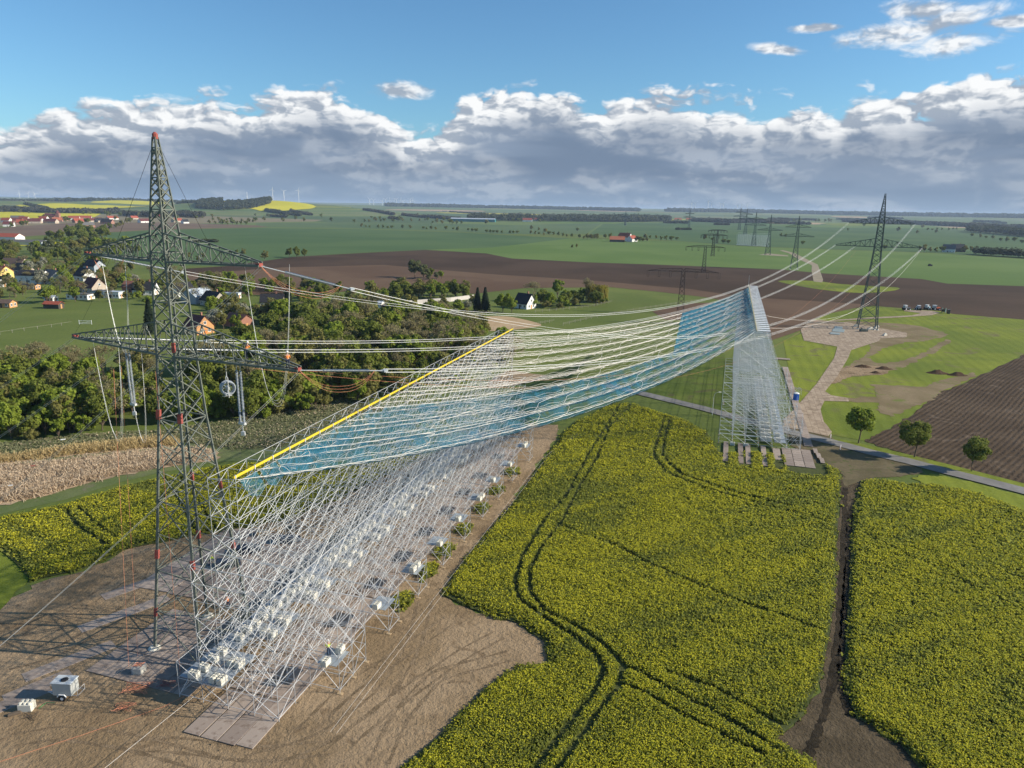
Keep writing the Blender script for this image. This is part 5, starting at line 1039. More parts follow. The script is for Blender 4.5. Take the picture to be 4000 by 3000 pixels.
def flat_pylon(px, pyb, pyt, halfpx, label):
    g = at(px, pyb); h = height(px, pyt, g); d = np.linalg.norm(g); hl = halfpx/2859*d*1.02; th = max(.1, d*.00035)
    root = empty('old_pylon', g, 0, label, 'pylon', 'old flat topped pylons'); mb = MB(); bb = MB(); w0, w1 = h*.075, h*.033
    hw = lambda z: w0+(w1-w0)*z/h
    U = np.array([math.sin(math.radians(104)), math.cos(math.radians(104)), 0]); V = np.array([-U[1], U[0], 0])
    co = lambda z, k: (U*(1, 1, -1, -1)[k]+V*(1, -1, -1, 1)[k])*hw(z)+np.array([0, 0, z])
    for k in range(4): mb.bar(co(0, k), co(h, k), th)
    n = 9
    for i in range(n):
        for k in range(4):
            j = (k+1) % 4; bb.bar(co(h*i/n, k), co(h*(i+1)/n, j), th*.6, cap=False); bb.bar(co(h*i/n, j), co(h*(i+1)/n, k), th*.6, cap=False)
    mb.obj('leg', M_towerrust, root); bb.obj('bracing', M_towerrust, root)
    zb = h*.93
    for s in (1, -1):
        a = MB(); 
        for q in (1, -1):
            A = U*s*w1+V*w1*q; a.bar(A+[0, 0, zb], U*s*hl+[0, 0, zb], th*.9); a.bar(A+[0, 0, h], U*s*hl*.55+V*.3*q+[0, 0, h*.985], th*.8); a.bar(U*s*hl*.55+[0, 0, h*.985], U*s*hl+[0, 0, zb], th*.8)
        for i in range(6):
            x0 = hl*(.08+i*.15); x1 = hl*(.08+(i+.5)*.15); a.bar(U*s*x0+[0, 0, zb], U*s*x1+[0, 0, h*.985 if x1 < hl*.55 else zb+(h*.985-zb)*(hl-x1)/(hl*.45)], th*.6, cap=False); a.bar(U*s*x1+[0, 0, h*.98 if x1 < hl*.55 else zb+(h*.98-zb)*(hl-x1)/(hl*.45)], U*s*(x0+hl*.15)+[0, 0, zb], th*.6, cap=False)
        for f in (1., .68, .36):
            for q in (-.6, .6): a.bar(U*(s*hl*f-q*.8)+[0, 0, zb], U*(s*hl*f-q*.8)+[0, 0, zb-h*.13], th*.55)
            a.bar(U*(s*hl*f-.5)+[0, 0, zb-h*.13], U*(s*hl*f+.5)+[0, 0, zb-h*.13], th*.8)
        a.obj('crossarm', M_towerrust, root)
flat_pylon(2657, 1225, 1048, 132, 'rust brown flat topped pylon at the edge of the ploughed field'); flat_pylon(2748, 1062, 958, 70, 'second flat topped pylon, on the green edge of the ploughed field'); flat_pylon(2783, 1001, 913, 47, 'third flat topped pylon, on the light green field'); flat_pylon(2800, 950, 897, 33, 'fourth and smallest flat topped pylon')
for a, b, sg, off in [((2657, 1225, 22.), (2748, 1062, 22.), 3, -18), ((2657, 1225, 22.), (2748, 1062, 22.), 3, 18)]:
    pa, pb = at(a[0], a[1]), at(b[0], b[1]); U = np.array([math.sin(math.radians(104)), math.cos(math.radians(104)), 0])
    for f in (1., .68, .36): wire('power_wire', cat(pa+U*off*f+[0, 0, 19.], pb+U*off*f+[0, 0, 19.], 5.), .02, M_black, 'thin wire between the first two flat topped pylons', 'power line', 'wires between the old pylons')
# row of small white scaffold frames on the far green field
for i in range(18):
    x = 2880+i*7; yb = 957+i*.35; g = at(x, yb); h = 17.; mb = MB()
    for dx in (-.8, .8):
        for dy in (-3, 3): mb.bar((dx, dy, 0), (dx, dy, h), .12)
    for z in np.arange(0, h, 2.4): mb.bar((-.8, -3, z), (.8, -3, z+2.4), .09); mb.bar((.8, -3, z+2.4), (.8, 3, z+2.4), .09)
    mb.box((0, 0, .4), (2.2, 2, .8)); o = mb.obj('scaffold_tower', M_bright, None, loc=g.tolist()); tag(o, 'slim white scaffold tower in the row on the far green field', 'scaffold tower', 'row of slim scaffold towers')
# wind turbines
def turbine(px, pyt, d, label, blades=True, rot=0.):
    a = azel(px/S2, 430)[0]; x, y = d*math.sin(a), d*math.cos(a); z0 = float(hz(np.array([x]), np.array([y]))[0]); z0 = max(z0, 0); r_ = ray(px, pyt); zt_ = HC+r_[2]*d/np.hypot(r_[0], r_[1]); h = max(zt_-z0, 60)
    root = empty('wind_turbine', (x, y, z0-2), -a, label, 'wind turbine', 'far wind turbines'); k = d/9000
    MB().bar((0, 0, 0), (0, 0, h+2), 3.6*k, 8, 2.2*k).obj('mast', M_white, root); mb = MB(); mb.box((0, 2, h+3), (3.5*k, 9*k, 3.5*k), 0, .4); mb.obj('nacelle', M_white, root)
    if blades:
        for i in range(3):
            t = rot+i*2*math.pi/3; mb = MB(); mb.bar((0, -4*k, h+3), (38*k*math.sin(t), -4*k, h+3+38*k*math.cos(t)), 2.3*k, 4, .6*k); mb.obj('blade', M_white, root)
tl = [(966, 750, 7800, 0), (1066, 741, 8200, 1), (1110, 747, 9800, 1), (1167, 743, 8200, 1), (78, 762, 12000, 1), (112, 765, 14000, 1), (138, 760, 12000, 1)]+[(x, 779+(i % 3)*3, 9500+400*(i % 4), 1) for i, x in enumerate((1444, 1459, 1493, 1506, 1522, 1539, 1548, 1565, 1574, 1602, 1612))]+[(2704, 793, 9500, 1), (2717, 793, 10000, 1), (2768, 787, 8800, 1), (2781, 798, 10500, 1), (2818, 797, 11000, 1), (2828, 798, 11500, 1), (2883, 802, 12000, 1), (2900, 803, 13000, 1), (2921, 797, 11000, 1)]
for i, (x, y, d, b_) in enumerate(tl):
    grp = 'above the left yellow hill' if x < 1200 and x > 900 else ('at the far left horizon' if x < 200 else ('in the dense group left of centre' if x < 1700 else 'in the loose group above the pylon row'))
    lb = 'white wind turbine '+grp
    if x == 966: lb = 'white wind turbine mast without blades, leftmost above the left yellow hill'
    turbine(x, y, d, lb, b_, rng.uniform(0, 2))
# ------------------------------------------------------------------ buildings
def roofmat(name, c, row=.35):
    def f(N):
        g = N.obj; x, y, z = N.sep(g); w = N.m('MULTIPLY_ADD', N.m('SINE', N.m('MULTIPLY', z, 2*math.pi/row)), .5, .5)
        n = N.noise(g, .8, 5, .65); cc = N.mixc(n, tuple(v*.65 for v in c), tuple(min(1, v*1.35) for v in c)); bump(N, w, .4, .05)
        return N.mixc(N.m('MULTIPLY', w, .25), cc, tuple(v*.5 for v in c))
    return mat(name, f, .8, 0, .2)
RF = dict(red=roofmat('red tile roof', (.34,.085,.05)), dred=roofmat('dark red tile roof', (.13,.040,.038)), black=roofmat('black slate roof', (.028,.028,.032)), grey=roofmat('grey fibre roof', (.13,.125,.12)), brown=roofmat('brown tile roof', (.15,.10,.075)), orange=roofmat('orange tile roof', (.48,.16,.08)), metal=roofmat('pale sheet metal roof', (.42,.47,.52), .9), rust=roofmat('faded brown red roof', (.22,.10,.07)))
WL = dict(white=plain('white render', (.72,.71,.67), .9, 0, .08, 1.), cream=plain('cream render', (.66,.56,.36), .9, 0, .1, 1.), tan=plain('tan render', (.46,.38,.30), .9, 0, .12, 1.), grey=plain('blue grey render', (.36,.39,.42), .9, 0, .12, 1.), brick=plain('red brick wall', (.33,.16,.11), .9, 0, .25, 2.), wood=plain('orange timber wall', (.52,.27,.11), .8, 0, .2, 2.), stone=plain('mixed field stone wall', (.42,.37,.30), .95, 0, .5, 1.6), dark=plain('dark board wall', (.07,.06,.05), .9, 0, .3, 2.), teal=plain('teal sheet wall', (.03,.16,.17), .6, 0, .15, .3), yellow=plain('yellow render', (.70,.53,.18), .9, 0, .1, 1.))
def house(px, py, L, Wd, eave, ridge, rz, wall, roof, label, win=True, chim=True, name='house', door=True, nw=3, low=None, flat=False, group=None, doorm=None, cat_='house'):
    """gabled house: ridge along local x; rz is the azimuth of the ridge"""
    g = at(px, py); a = math.radians(90-rz); root = empty(name, g, a, label, cat_, group); wm = WL[wall]; rm = RF[roof]; hl, hw_ = L/2, Wd/2
    mb = MB()
    if flat: mb.box((0, 0, eave/2), (L, Wd, eave))
    else: mb.add([(-hl,-hw_,0),(hl,-hw_,0),(hl,hw_,0),(-hl,hw_,0),(-hl,-hw_,eave),(hl,-hw_,eave),(hl,hw_,eave),(-hl,hw_,eave),(-hl,0,ridge-.12),(hl,0,ridge-.12)], [(0,1,5,4),(2,3,7,6),(0,4,8,7,3),(1,2,6,9,5),(3,2,1,0)])
    w = mb.obj('wall', wm, root)
    rb = MB()
    if flat: rb.box((0, 0, eave+.1), (L+.5, Wd+.5, .2))
    else:
        ov, t = .4, .16; sl = (ridge-eave)/hw_; e = hw_+ov; ze = eave-sl*ov
        for s in (1, -1):
            rb.add([(-hl-ov, 0, ridge), (hl+ov, 0, ridge), (hl+ov, s*e, ze), (-hl-ov, s*e, ze), (-hl-ov, 0, ridge+t), (hl+ov, 0, ridge+t), (hl+ov, s*e, ze+t), (-hl-ov, s*e, ze+t)], [(3,2,1,0),(4,5,6,7),(0,1,5,4),(1,2,6,5),(2,3,7,6),(3,0,4,7)])
    ro = rb.obj('roof', rm, root)
    if chim and not flat: c = MB(); c.box((L*.18, hw_*.15, ridge+.4), (.7, .6, 1.5)); c.box((L*.18, hw_*.15, ridge+1.18), (.85, .75, .12)); c.obj('chimney', WL['brick'], ro)
    if win:
        def window(x, y, z, axis, sx=1.1, sz=1.3):
            f = MB(); s = .06 if axis == 'y' else .06
            if axis == 'y': f.box((x, y, z), (sx+.2, .10, sz+.2)); fr = f.obj('window', M_white, root); p = MB(); [p.box((x+q*sx*.26, y+math.copysign(.035, y), z), (sx*.42, .06, sz*.9)) for q in (-1, 1)]
            else: f.box((x, y, z), (.10, sx+.2, sz+.2)); fr = f.obj('window', M_white, root); p = MB(); [p.box((x+math.copysign(.035, x), y+q*sx*.26, z), (.06, sx*.42, sz*.9)) for q in (-1, 1)]
            p.obj('pane', M_glass, fr)
        zw = min(1.5, eave*.6)
        for s in (1, -1):
            for k in range(nw): window(-hl+L*(k+.5)/nw+(.4 if k == 1 else 0), s*hw_, zw, 'y')
            for q in (-1, 1): window(s*hl, q*hw_*.45, zw, 'x')
            if not flat and ridge-eave > 2: window(s*hl, 0, eave+(ridge-eave)*.3, 'x', 1.0, 1.2)
    if door: MB().box((hl, hw_*.0, 1.05), (.12, 1.0, 2.1)).obj('door', doorm or WL['wood'], root); MB().box((-hl*.1, -hw_, 1.05), (1.0, .12, 2.1)).obj('door', doorm or WL['dark'], root)
    return root
house(14, 1085, 10, 8.5, 4.6, 8., 118, 'yellow', 'red', 'yellow house with red roof at the left photo edge')
house(8, 1118, 10, 8, 2.8, 6.2, 126, 'white', 'black', 'white house with black roof at the left edge below the yellow house')
house(62, 1050, 18, 10, 3.6, 8., 100, 'tan', 'brown', 'long brown grey roofed house with three chimneys behind the yellow one')
house(92, 1068, 12, 9, 3.2, 7.2, 118, 'tan', 'black', 'dark roofed barn with beige gable right of the yellow house', chim=False)
house(135, 1105, 17, 10, 5.2, 8., 95, 'white', 'black', 'wide house with black solar roof and white balcony band')
house(212, 1106, 14, 10, 4.2, 8.4, 124, 'grey', 'grey', 'grey gabled house with a row of white framed windows')
house(335, 1095, 12, 9, 3.4, 8.2, 122, 'white', 'black', 'white gabled house with black roof behind the dark red roof')
house(372, 1060, 15, 9, 4.4, 8.6, 122, 'grey', 'black', 'blue grey gabled house with dark roof, farthest behind the white gable')
house(372, 1143, 11, 9, 3.6, 8.6, 122, 'tan', 'dred', 'tan gabled house with dark red roof facing the pasture')
house(330, 1133, 6, 5, 2.6, 4., 122, 'tan', 'red', 'small red roofed lean-to left of the tan gabled house', chim=False, nw=2)
house(316, 1168, 12, 6, 2.8, 3.1, 95, 'white', 'grey', 'low white garden house with flat grey roof at the pasture edge', flat=True, nw=5)
house(404, 1155, 9, 6, 2.9, 3.1, 95, 'grey', 'grey', 'low flat grey annex beside the tan gabled house', flat=True)
house(446, 1163, 9, 5, 3.4, 3.6, 95, 'white', 'metal', 'white conservatory with glazed front at the pasture edge', flat=True, nw=5)
house(211, 1204, 8, 4, 2.3, 3.4, 95, 'dark', 'red', 'dark shed with red roof standing on the pasture', chim=False, win=False, name='shed', cat_='shed')
house(24, 1200, 8, 5, 2.4, 3.8, 95, 'wood', 'brown', 'small timber hut with brown roof at the left edge of the pasture', chim=False, nw=2, name='shed', cat_='shed')
house(201, 1178, 5, 4, 2.3, 3.2, 95, 'white', 'metal', 'small white hut behind the red roofed shed', chim=False, nw=2, name='shed', cat_='shed')
house(120, 1130, 9, 5, 2.6, 3.2, 90, 'wood', 'black', 'orange timber veranda hut below the solar roof', chim=False, nw=3, name='shed', cat_='shed')
house(528, 1140, 11, 8, 3.4, 6.4, 95, 'brick', 'rust', 'brick barn with faded brown red roof left of the tower shaft', win=False, name='barn', cat_='barn')
house(572, 1150, 12, 8, 3.2, 7.2, 85, 'white', 'black', 'dark roofed farmhouse with white wall just behind the tower')
house(712, 1155, 11, 9, 3.2, 7.4, 30, 'white', 'black', 'white gabled house seen through the right side of the tower')
house(775, 1180, 14, 10, 4., 7.4, 20, 'grey', 'metal', 'barn with pale blue sheet metal roof right of the tower', win=False, chim=False, name='barn', cat_='barn')
house(838, 1192, 12, 9, 3., 7.2, 126, 'stone', 'black', 'black roofed house with patchy stone gable right of the metal barn')
house(905, 1165, 9, 5, 3., 3.2, 90, 'white', 'metal', 'white flat roofed building behind the stone gable house', flat=True)
house(778, 1300, 9, 8, 3.4, 7.4, 122, 'wood', 'dred', 'orange timber house with dark red roof and orange door below the village', doorm=plain('orange door', (.70,.22,.05), .7))
house(935, 1275, 12, 7, 3.2, 5.6, 126, 'brick', 'rust', 'half ruined brick building hidden in the wood', win=False, chim=False, name='barn', cat_='barn')
house(1066, 1200, 11, 8, 3.4, 6.8, 80, 'tan', 'black', 'dark roofed house with chimney in front of the tall spruce')
house(2050, 1203, 9, 8, 3., 7.8, 130, 'white', 'black', 'small white house with steep dark roof among the garden trees')
house(1452, 1200, 12, 6, 2.6, 3.4, 95, 'white', 'metal', 'low pale garden shed at the right end of the gardens', chim=False, name='shed', cat_='shed')
house(1524, 1212, 8, 5, 2.5, 2.7, 95, 'dark', 'black', 'open black carport beside the plank fence', flat=True, win=False, name='carport', cat_='carport')
house(30, 940, 34, 16, 5, 9, 95, 'white', 'red', 'long red roofed hall at the left edge beyond the near village', win=False, chim=False, name='barn', cat_='barn')
house(85, 955, 60, 14, 3.6, 5.6, 95, 'grey', 'grey', 'very long low grey stable in front of the yellow strip', win=False, chim=False, name='barn', cat_='barn')
fv = [(27,868,'red'),(58,868,'dred'),(95,862,'red'),(36,885,'dred'),(86,876,'red'),(131,872,'dred'),(148,870,'red'),(226,866,'orange'),(200,872,'dred'),(290,858,'red'),(312,870,'red'),(351,868,'dred'),(335,857,'red'),(385,866,'dred'),(402,868,'black'),(439,858,'red'),(420,874,'black'),(524,857,'red'),(565,870,'dred'),(620,850,'red'),(692,868,'red'),(723,873,'black'),(337,888,'grey'),(70,858,'grey'),(172,860,'red'),(255,862,'brown')]
for i, (x, y, rf) in enumerate(fv):
    house(x, y, rng.uniform(14, 30), rng.uniform(10, 13), 4.2, 9.5, rng.choice([70, 95, 30]), ['white','brick','tan'][i % 3], rf, {'red':'red','dred':'dark red','orange':'orange','black':'black','grey':'grey','brown':'brown'}[rf]+' roofed house in the far village on the left', nw=4, group='houses of the far village')
ch = empty('church', at(228, 856), .1, 'brick church with square tower in the far village', 'church')
MB().box((0, 0, 5), (9, 9, 20)).obj('tower', WL['brick'], ch); MB().lathe((0, 0, 15), [(6.5, 0), (.2, 8)], 4).obj('spire', RF['dred'], ch)
mb = MB(); mb.add([(-30,-6,0),(-5,-6,0),(-5,6,0),(-30,6,0),(-30,-6,8),(-5,-6,8),(-5,6,8),(-30,6,8),(-30,0,14),(-5,0,14)], [(0,1,5,4),(2,3,7,6),(0,4,8,7,3),(1,2,6,9,5)]); mb.obj('nave', WL['brick'], ch); mb = MB(); [mb.add([(-31,0,14.2),(-4,0,14.2),(-4,s*7,7.4),(-31,s*7,7.4)], [(0,1,2,3)]) for s in (1,-1)]; mb.obj('roof', RF['dred'], ch)
house(2411, 945, 24, 12, 4, 9, 100, 'dark', 'orange', 'left barn of the red roofed farmstead on the light green field', win=False, name='barn', cat_='barn')
house(2441, 940, 20, 13, 6, 13, 122, 'white', 'red', 'tall red roofed farmhouse in the middle of the farmstead')
house(2468, 944, 17, 11, 5, 10, 40, 'white', 'red', 'right house of the red roofed farmstead')
house(3705, 985, 16, 10, 5, 11, 122, 'white', 'grey', 'white farmhouse with steep grey roof on the right', nw=4); house(3738, 983, 18, 11, 5, 11, 95, 'dark', 'black', 'dark barn beside the white farmhouse on the right', win=False, name='barn', cat_='barn')
house(1849, 866, 150, 40, 9, 12, 94, 'teal', 'metal', 'very long teal hall in front of the far wood', win=False, chim=False, name='hall', cat_='hall')
for i, (x, y, c, rf, w) in enumerate([(1956,852,'tan','rust','pinkish'),(2096,864,'white','red','small white'),(2060,866,'white','red','white'),(2648,862,'yellow','orange','long yellow'),(2693,862,'yellow','orange','bright yellow'),(2804,862,'white','orange','white'),(2760,864,'white','grey','grey roofed'),(1685,828,'white','brown','brown roofed'),(1737,831,'white','grey','pale flat')]):
    house(x, y, 34, 14, 6, 13, 95, c, rf, w+' building at the far wood edge, %s' % ['by the teal hall','right of it','among the trees','left of the pylon row','beside the yellow one','nearest the pylons','behind the old pylons','on the left meadow hill','on the meadow'][i], nw=5)
# garden wall and fences
def wall_line(pts, h, t, m, name, label, cat_='wall'):
    P = [at(*p) for p in pts]; c = P[0]; mb = MB()
    for a, b in zip(P[:-1], P[1:]):
        L = np.linalg.norm(b-a); mb.box((a+b)/2-c+[0, 0, h/2], (L, t, h), math.atan2((b-a)[1], (b-a)[0])); mb.box((a+b)/2-c+[0, 0, h+.05], (L, t+.12, .1), math.atan2((b-a)[1], (b-a)[0]))
    return tag(mb.obj(name, m, None, loc=c.tolist()), label, cat_)
wall_line([(1580,1192),(1650,1186),(1760,1178),(1850,1166)], 2.2, .4, plain('pale wall', (.52,.48,.44), .9, 0, .15, .5), 'garden_wall', 'long pale garden wall behind the orchard')
wall_line([(1462,1232),(1581,1214)], 1.8, .15, M_block, 'plank_fence', 'weathered plank fence beside the carport', 'fence')
def post_fence(pts, gap, h, label, m=M_wood, rails=(), r=.07):
    P = [at(*p) for p in pts]; c = P[0]; root = empty('post_fence', c, 0, label, 'fence'); n = 0; rl = MB()
    for a, b in zip(P[:-1], P[1:]):
        L = np.linalg.norm(b-a); k = max(1, int(L/gap))
        for i in range(k):
            p = a+(b-a)*i/k-c+rng.normal(0, .05, 3)*[1, 1, 0]; mb = MB(); mb.bar(p, p+[rng.normal(0, .05), 0, h], r, 5)
            if n < 95: mb.obj('post', m, root)
            n += 1
        for z in rails: rl.bar(a-c+[0, 0, z], b-c+[0, 0, z], .035)
    if rl.v: rl.obj('rail', m, root)
M_post = plain('grey fence post', (.30,.27,.23), .9, 0, .25, 3.)
post_fence([(2200,1272),(2310,1245),(2400,1228),(2520,1208),(2640,1190),(2760,1172),(2840,1156)], 5, 1.5, 'long post fence along the pasture towards the far scaffold', M_post, (1.2, .7))
post_fence([(2090,1222),(2200,1212),(2320,1198),(2390,1182)], 4.5, 1.6, 'post fence in front of the garden trees', M_post, (1.3, .7))
post_fence([(1830,1242),(1900,1228),(1965,1218)], 3.5, 1.5, 'rail fence left above the sand paddock', M_post, (1.3, .8))
post_fence([(1890,1292),(2000,1285),(2110,1268),(2165,1258)], 3.5, 1.5, 'rail fence below the sand paddock', M_post, (1.3, .8))
post_fence([(0,1307),(95,1292),(200,1278),(280,1266)], 4, 1.3, 'sagging wire fence on posts crossing the pasture', M_post, (1.1,), .08)
gt = empty('field_gate', at(310, 1267), 0, 'white wooden gate standing in the pasture fence', 'gate'); mb = MB()
[mb.bar((0, 0, z), (5, .6, z), .07) for z in (.3, .9, 1.6)]; mb.bar((0, 0, .3), (5, .6, 1.6), .06); mb.obj('gate_leaf', M_white, gt); [MB().bar((x, x*.12, 0), (x, x*.12, 1.9), .1).obj('post', M_white, gt) for x in (0, 5)]
# ------------------------------------------------------------------ site things
# trailer with plastic hood
tr = empty('site_trailer', at(262, 2722), RZL+.25, 'small white boxy site trailer on the soil left of the scaffold', 'trailer'); mb = MB()
mb.box((0, 0, 1.35), (2.1, 1.35, 1.5), 0, .06); mb.obj('body', plain('grey white panel', (.40,.41,.39), .6, 0, .2, 1.), tr)
mb = MB(); mb.box((0, 0, 2.15), (2.3, 1.5, .12), 0, .04); li = mb.obj('lid', plain('pale lid', (.50,.53,.54), .6), tr); MB().lathe((.1, -.1, 2.2), [(.36, 0), (.38, .1), (.2, .16)], 12).obj('vent', M_black, li)
for s in (1, -1):
    w = MB().lathe((0, s*.72, .36), [(.36, -.1), (.36, .1)], 14, [0, 1, 0]).obj('wheel', M_black, tr); MB().lathe((0, s*.83, .36), [(.18, 0), (.18, .02)], 10, [0, 1, 0]).obj('rim', M_white, w)
    f = MB(); f.path([(-.5, s*.78, .55), (-.3, s*.78, .82), (.3, s*.78, .82), (.5, s*.78, .55)], .07, 4); f.obj('mudguard', M_white, tr)
MB().bar((-1.0, 0, .6), (-2.1, 0, .5), .05).bar((-1.0, .5, .6), (-1.9, 0, .5), .04).bar((-1.0, -.5, .6), (-1.9, 0, .5), .04).obj('drawbar', M_metal, tr)
mb = MB(); [mb.bar(a, b, .025) for a, b in [((1.1,-.6,.7),(1.7,-.6,.7)),((1.1,.6,.7),(1.7,.6,.7)),((1.7,-.6,.7),(1.7,.6,.7)),((1.7,-.6,.7),(1.7,-.6,1.3)),((1.7,.6,.7),(1.7,.6,1.3)),((1.7,-.6,1.3),(1.7,.6,1.3))]]; mb.obj('rack', M_metal, tr)
block(0, 0, 0, 'large single concrete block lying alone in the bottom left soil', None, .35, world=at(107, 2772)).scale = (1.25, 1.35, 1.35)
wire('hose', [at(150, 2768, .1), at(180, 2745, .1), at(215, 2745, .35)], .03, plain('green hose', (.12,.35,.12), .6), 'green hose between the single block and the trailer', 'hose')
wc = empty('wire_crate', at(545, 2632), RZL+.2, 'grey wire mesh crate of tangled pink ropes below the pylon', 'crate'); mb = MB()
for z in np.linspace(.15, 1.15, 6): [mb.bar(a, b, .018) for a, b in [((-.6,-.5,z),(.6,-.5,z)),((.6,-.5,z),(.6,.5,z)),((.6,.5,z),(-.6,.5,z)),((-.6,.5,z),(-.6,-.5,z))]]
for x in np.linspace(-.6, .6, 7): [mb.bar((x, y, .1), (x, y, 1.15), .018) for y in (-.5, .5)]
for y in np.linspace(-.5, .5, 6): [mb.bar((x, y, .1), (x, y, 1.15), .018) for x in (-.6, .6)]
mb.obj('frame', M_metal, wc); MB().box((0, 0, .55), (1.1, .9, .8), 0, .1).obj('sack', M_block, wc)
def tangle(name, c, r0, n, label, h=.12, m=None, rad=.016):
    mb = MB(); t = np.linspace(0, n*2*math.pi, n*14); rr = r0*(.35+.65*np.abs(np.sin(t*.37+1)))*(.8+.4*rng.random(len(t))); P_ = np.stack([rr*np.cos(t+np.sin(t*.23)*2), rr*.7*np.sin(t), .06+h*rng.random(len(t))], 1); mb.path(P_, rad, 3)
    return tag(mb.obj(name, m or M_orope, None, loc=list(map(float, c))), label, 'rope')
tangle('rope_heap', at(548, 2590)*0+at(545, 2632)+np.array([0, 0, 1.1]), .55, 9, 'pink rope bundle heaped on top of the wire crate')
tangle('rope_heap', at(535, 2690, .2), 1.5, 10, 'big red rope heap spread on the mats left of the scaffold corner'); tangle('rope_heap', at(485, 2765, .2), 1.0, 8, 'smaller red rope heap at the lower edge of the mats'); tangle('rope_heap', at(650, 2675, .2), .9, 8, 'brown red rope heap beside the front corner post', m=plain('brown rope', (.30,.10,.08), .8))
tangle('rope_heap', at(560, 2785, .12), .8, 6, 'dark ring of old rope below the mats', m=M_bark); tangle('rope_heap', at(115, 2800, .05), .9, 6, 'brown scrap rope beside the single block', m=M_bark)
tag(MB().box((0, 0, .15), (1.2, .4, .3), .5, .05).obj('beam_offcut', M_bark, None, loc=at(58, 2792).tolist()), 'dark rusty beam offcut in front of the single block', 'beam')
# more ground gear behind the tower
for x, y, lb in [(960, 2160, 'dark tarpaulin covered stack behind the tower legs'), (880, 2215, 'second dark tarpaulin stack nearer the tower leg'), (1120, 2120, 'pallet stack in the yard behind the near scaffold')]:
    mb = MB(); mb.box((0, 0, .6), (2.6, 1.6, 1.2), .2, .15); mb.box((1.2, .6, .4), (1.6, 1.4, .8), .5, .12); tag(mb.obj('covered_stack', plain('dark blue tarpaulin', (.03,.04,.06), .5, 0, .4, 1.), None, loc=at(x, y).tolist()), lb, 'material stack')
for i, (x, y) in enumerate([(1030, 2090), (1075, 2075), (1180, 2060)]):
    mb = MB(); [mb.box((0, 0, .1+.2*k), (2.2, 1.2, .14), .15*k) for k in range(4)]; tag(mb.obj('timber_stack', M_wood, None, loc=at(x, y).tolist()), 'stack of light timber boards in the yard, %s of three' % ['nearest', 'middle', 'farthest'][i], 'timber stack', 'timber stacks in the yard')
# portable toilet with stacked frames behind
pt = empty('portable_toilet', at(3108, 1565), .2, 'blue portable toilet with white roof right of the far scaffold', 'toilet'); M_blue = plain('blue plastic', (.01,.12,.52), .5, 0, .08, 1.)
MB().box((0, 0, 1.1), (1.15, 1.15, 2.15), 0, .06).obj('cabin', M_blue, pt); MB().lathe((0, 0, 2.15), [(.85, 0), (.80, .12), (.3, .3)], 8).obj('roof', M_white, pt); MB().box((0, -.60, 1.0), (.75, .05, 1.8), 0, .02).obj('door', plain('darker blue plastic', (.01,.08,.38), .5), pt)
mb = MB(); [mb.bar((x, y, 0), (x, y, 1.9), .04) for x in (-.5, .5) for y in (-1.4, 0, 1.4)]; [mb.bar((x, -1.4, z), (x, 1.4, z), .04) for x in (-.5, .5) for z in (.3, .9, 1.5, 1.9)]; tag(mb.obj('frame_rack', M_metal, None, loc=at(3116, 1540).tolist()), 'grey metal frame rack standing behind the blue toilet', 'rack')
# street lamp and beacons
lp = empty('street_lamp', at(2782, 1622), 0, 'grey street lamp with a curved arm beside the lane left of the far scaffold', 'street lamp'); hl_ = 6.2
MB().path([(0, 0, 0), (0, 0, hl_*.8), (.15, 0, hl_*.93), (.6, .1, hl_), (1.3, .2, hl_+.15)], [.08, .06, .05, .045, .04], 6).obj('pole', M_metal, lp); MB().box((1.6, .25, hl_+.13), (.8, .25, .14), .15, .04).obj('lamp_head', M_white, lp)
for x, y, lb in [(3244, 1713, 'red and white striped beacon on the field side of the lane'), (3282, 1757, 'red and white striped beacon on the crop side of the lane'), (2826, 1582, 'red and white beacon left of the far scaffold')]:
    b = empty('warning_beacon', at(x, y), .3, lb, 'beacon'); MB().box((0, 0, .06), (.7, .35, .12), 0, .03).obj('foot', M_black, b); MB().box((0, 0, .62), (.32, .06, 1.05), 0, .015).obj('board', M_white, b)
    for z in (.3, .62, .94): MB().box((0, 0, z), (.326, .066, .13)).obj('stripe', M_red, b)
# tractors, drum and boxes on the far pad
def tractor(px, py, rz, label, col):
    t = empty('tractor', at(px, py), rz, label, 'tractor'); mb = MB(); mb.box((1.0, 0, 1.3), (2.4, 1.0, 1.0), 0, .12); mb.obj('bonnet', col, t); MB().box((-.9, 0, 2.05), (1.7, 1.5, 1.5), 0, .1).obj('cab', plain('grey cab', (.35,.38,.40), .4), t); MB().box((-.9, 0, 2.86), (1.9, 1.7, .16), 0, .05).obj('roof', M_white, t)
    for x, r in ((-1.1, .85), (1.5, .6)):
        for s in (1, -1): w = MB().lathe((x, s*1.0, r), [(r, -.25), (r, .25)], 14, [0, 1, 0]).obj('wheel', M_black, t); MB().lathe((x, s*1.26, r), [(r*.5, 0), (r*.5, .03)], 10, [0, 1, 0]).obj('rim', M_white, w)
    return t
ML = plain('light blue machine paint', (.30,.48,.58), .5); MO = plain('orange machine paint', (.75,.16,.06), .5)
tractor(3585, 1212, 1.4, 'white cabbed winch tractor, left one on the far pad', ML); tractor(3622, 1210, .6, 'teal machine with white roof, middle of the far pad', ML); tractor(3655, 1212, 0., 'orange machine at the right of the far pad', MO)
tractor(3540, 1212, .2, 'small dark machine at the left end of the far pad', plain('dark machine', (.08,.08,.09), .6))
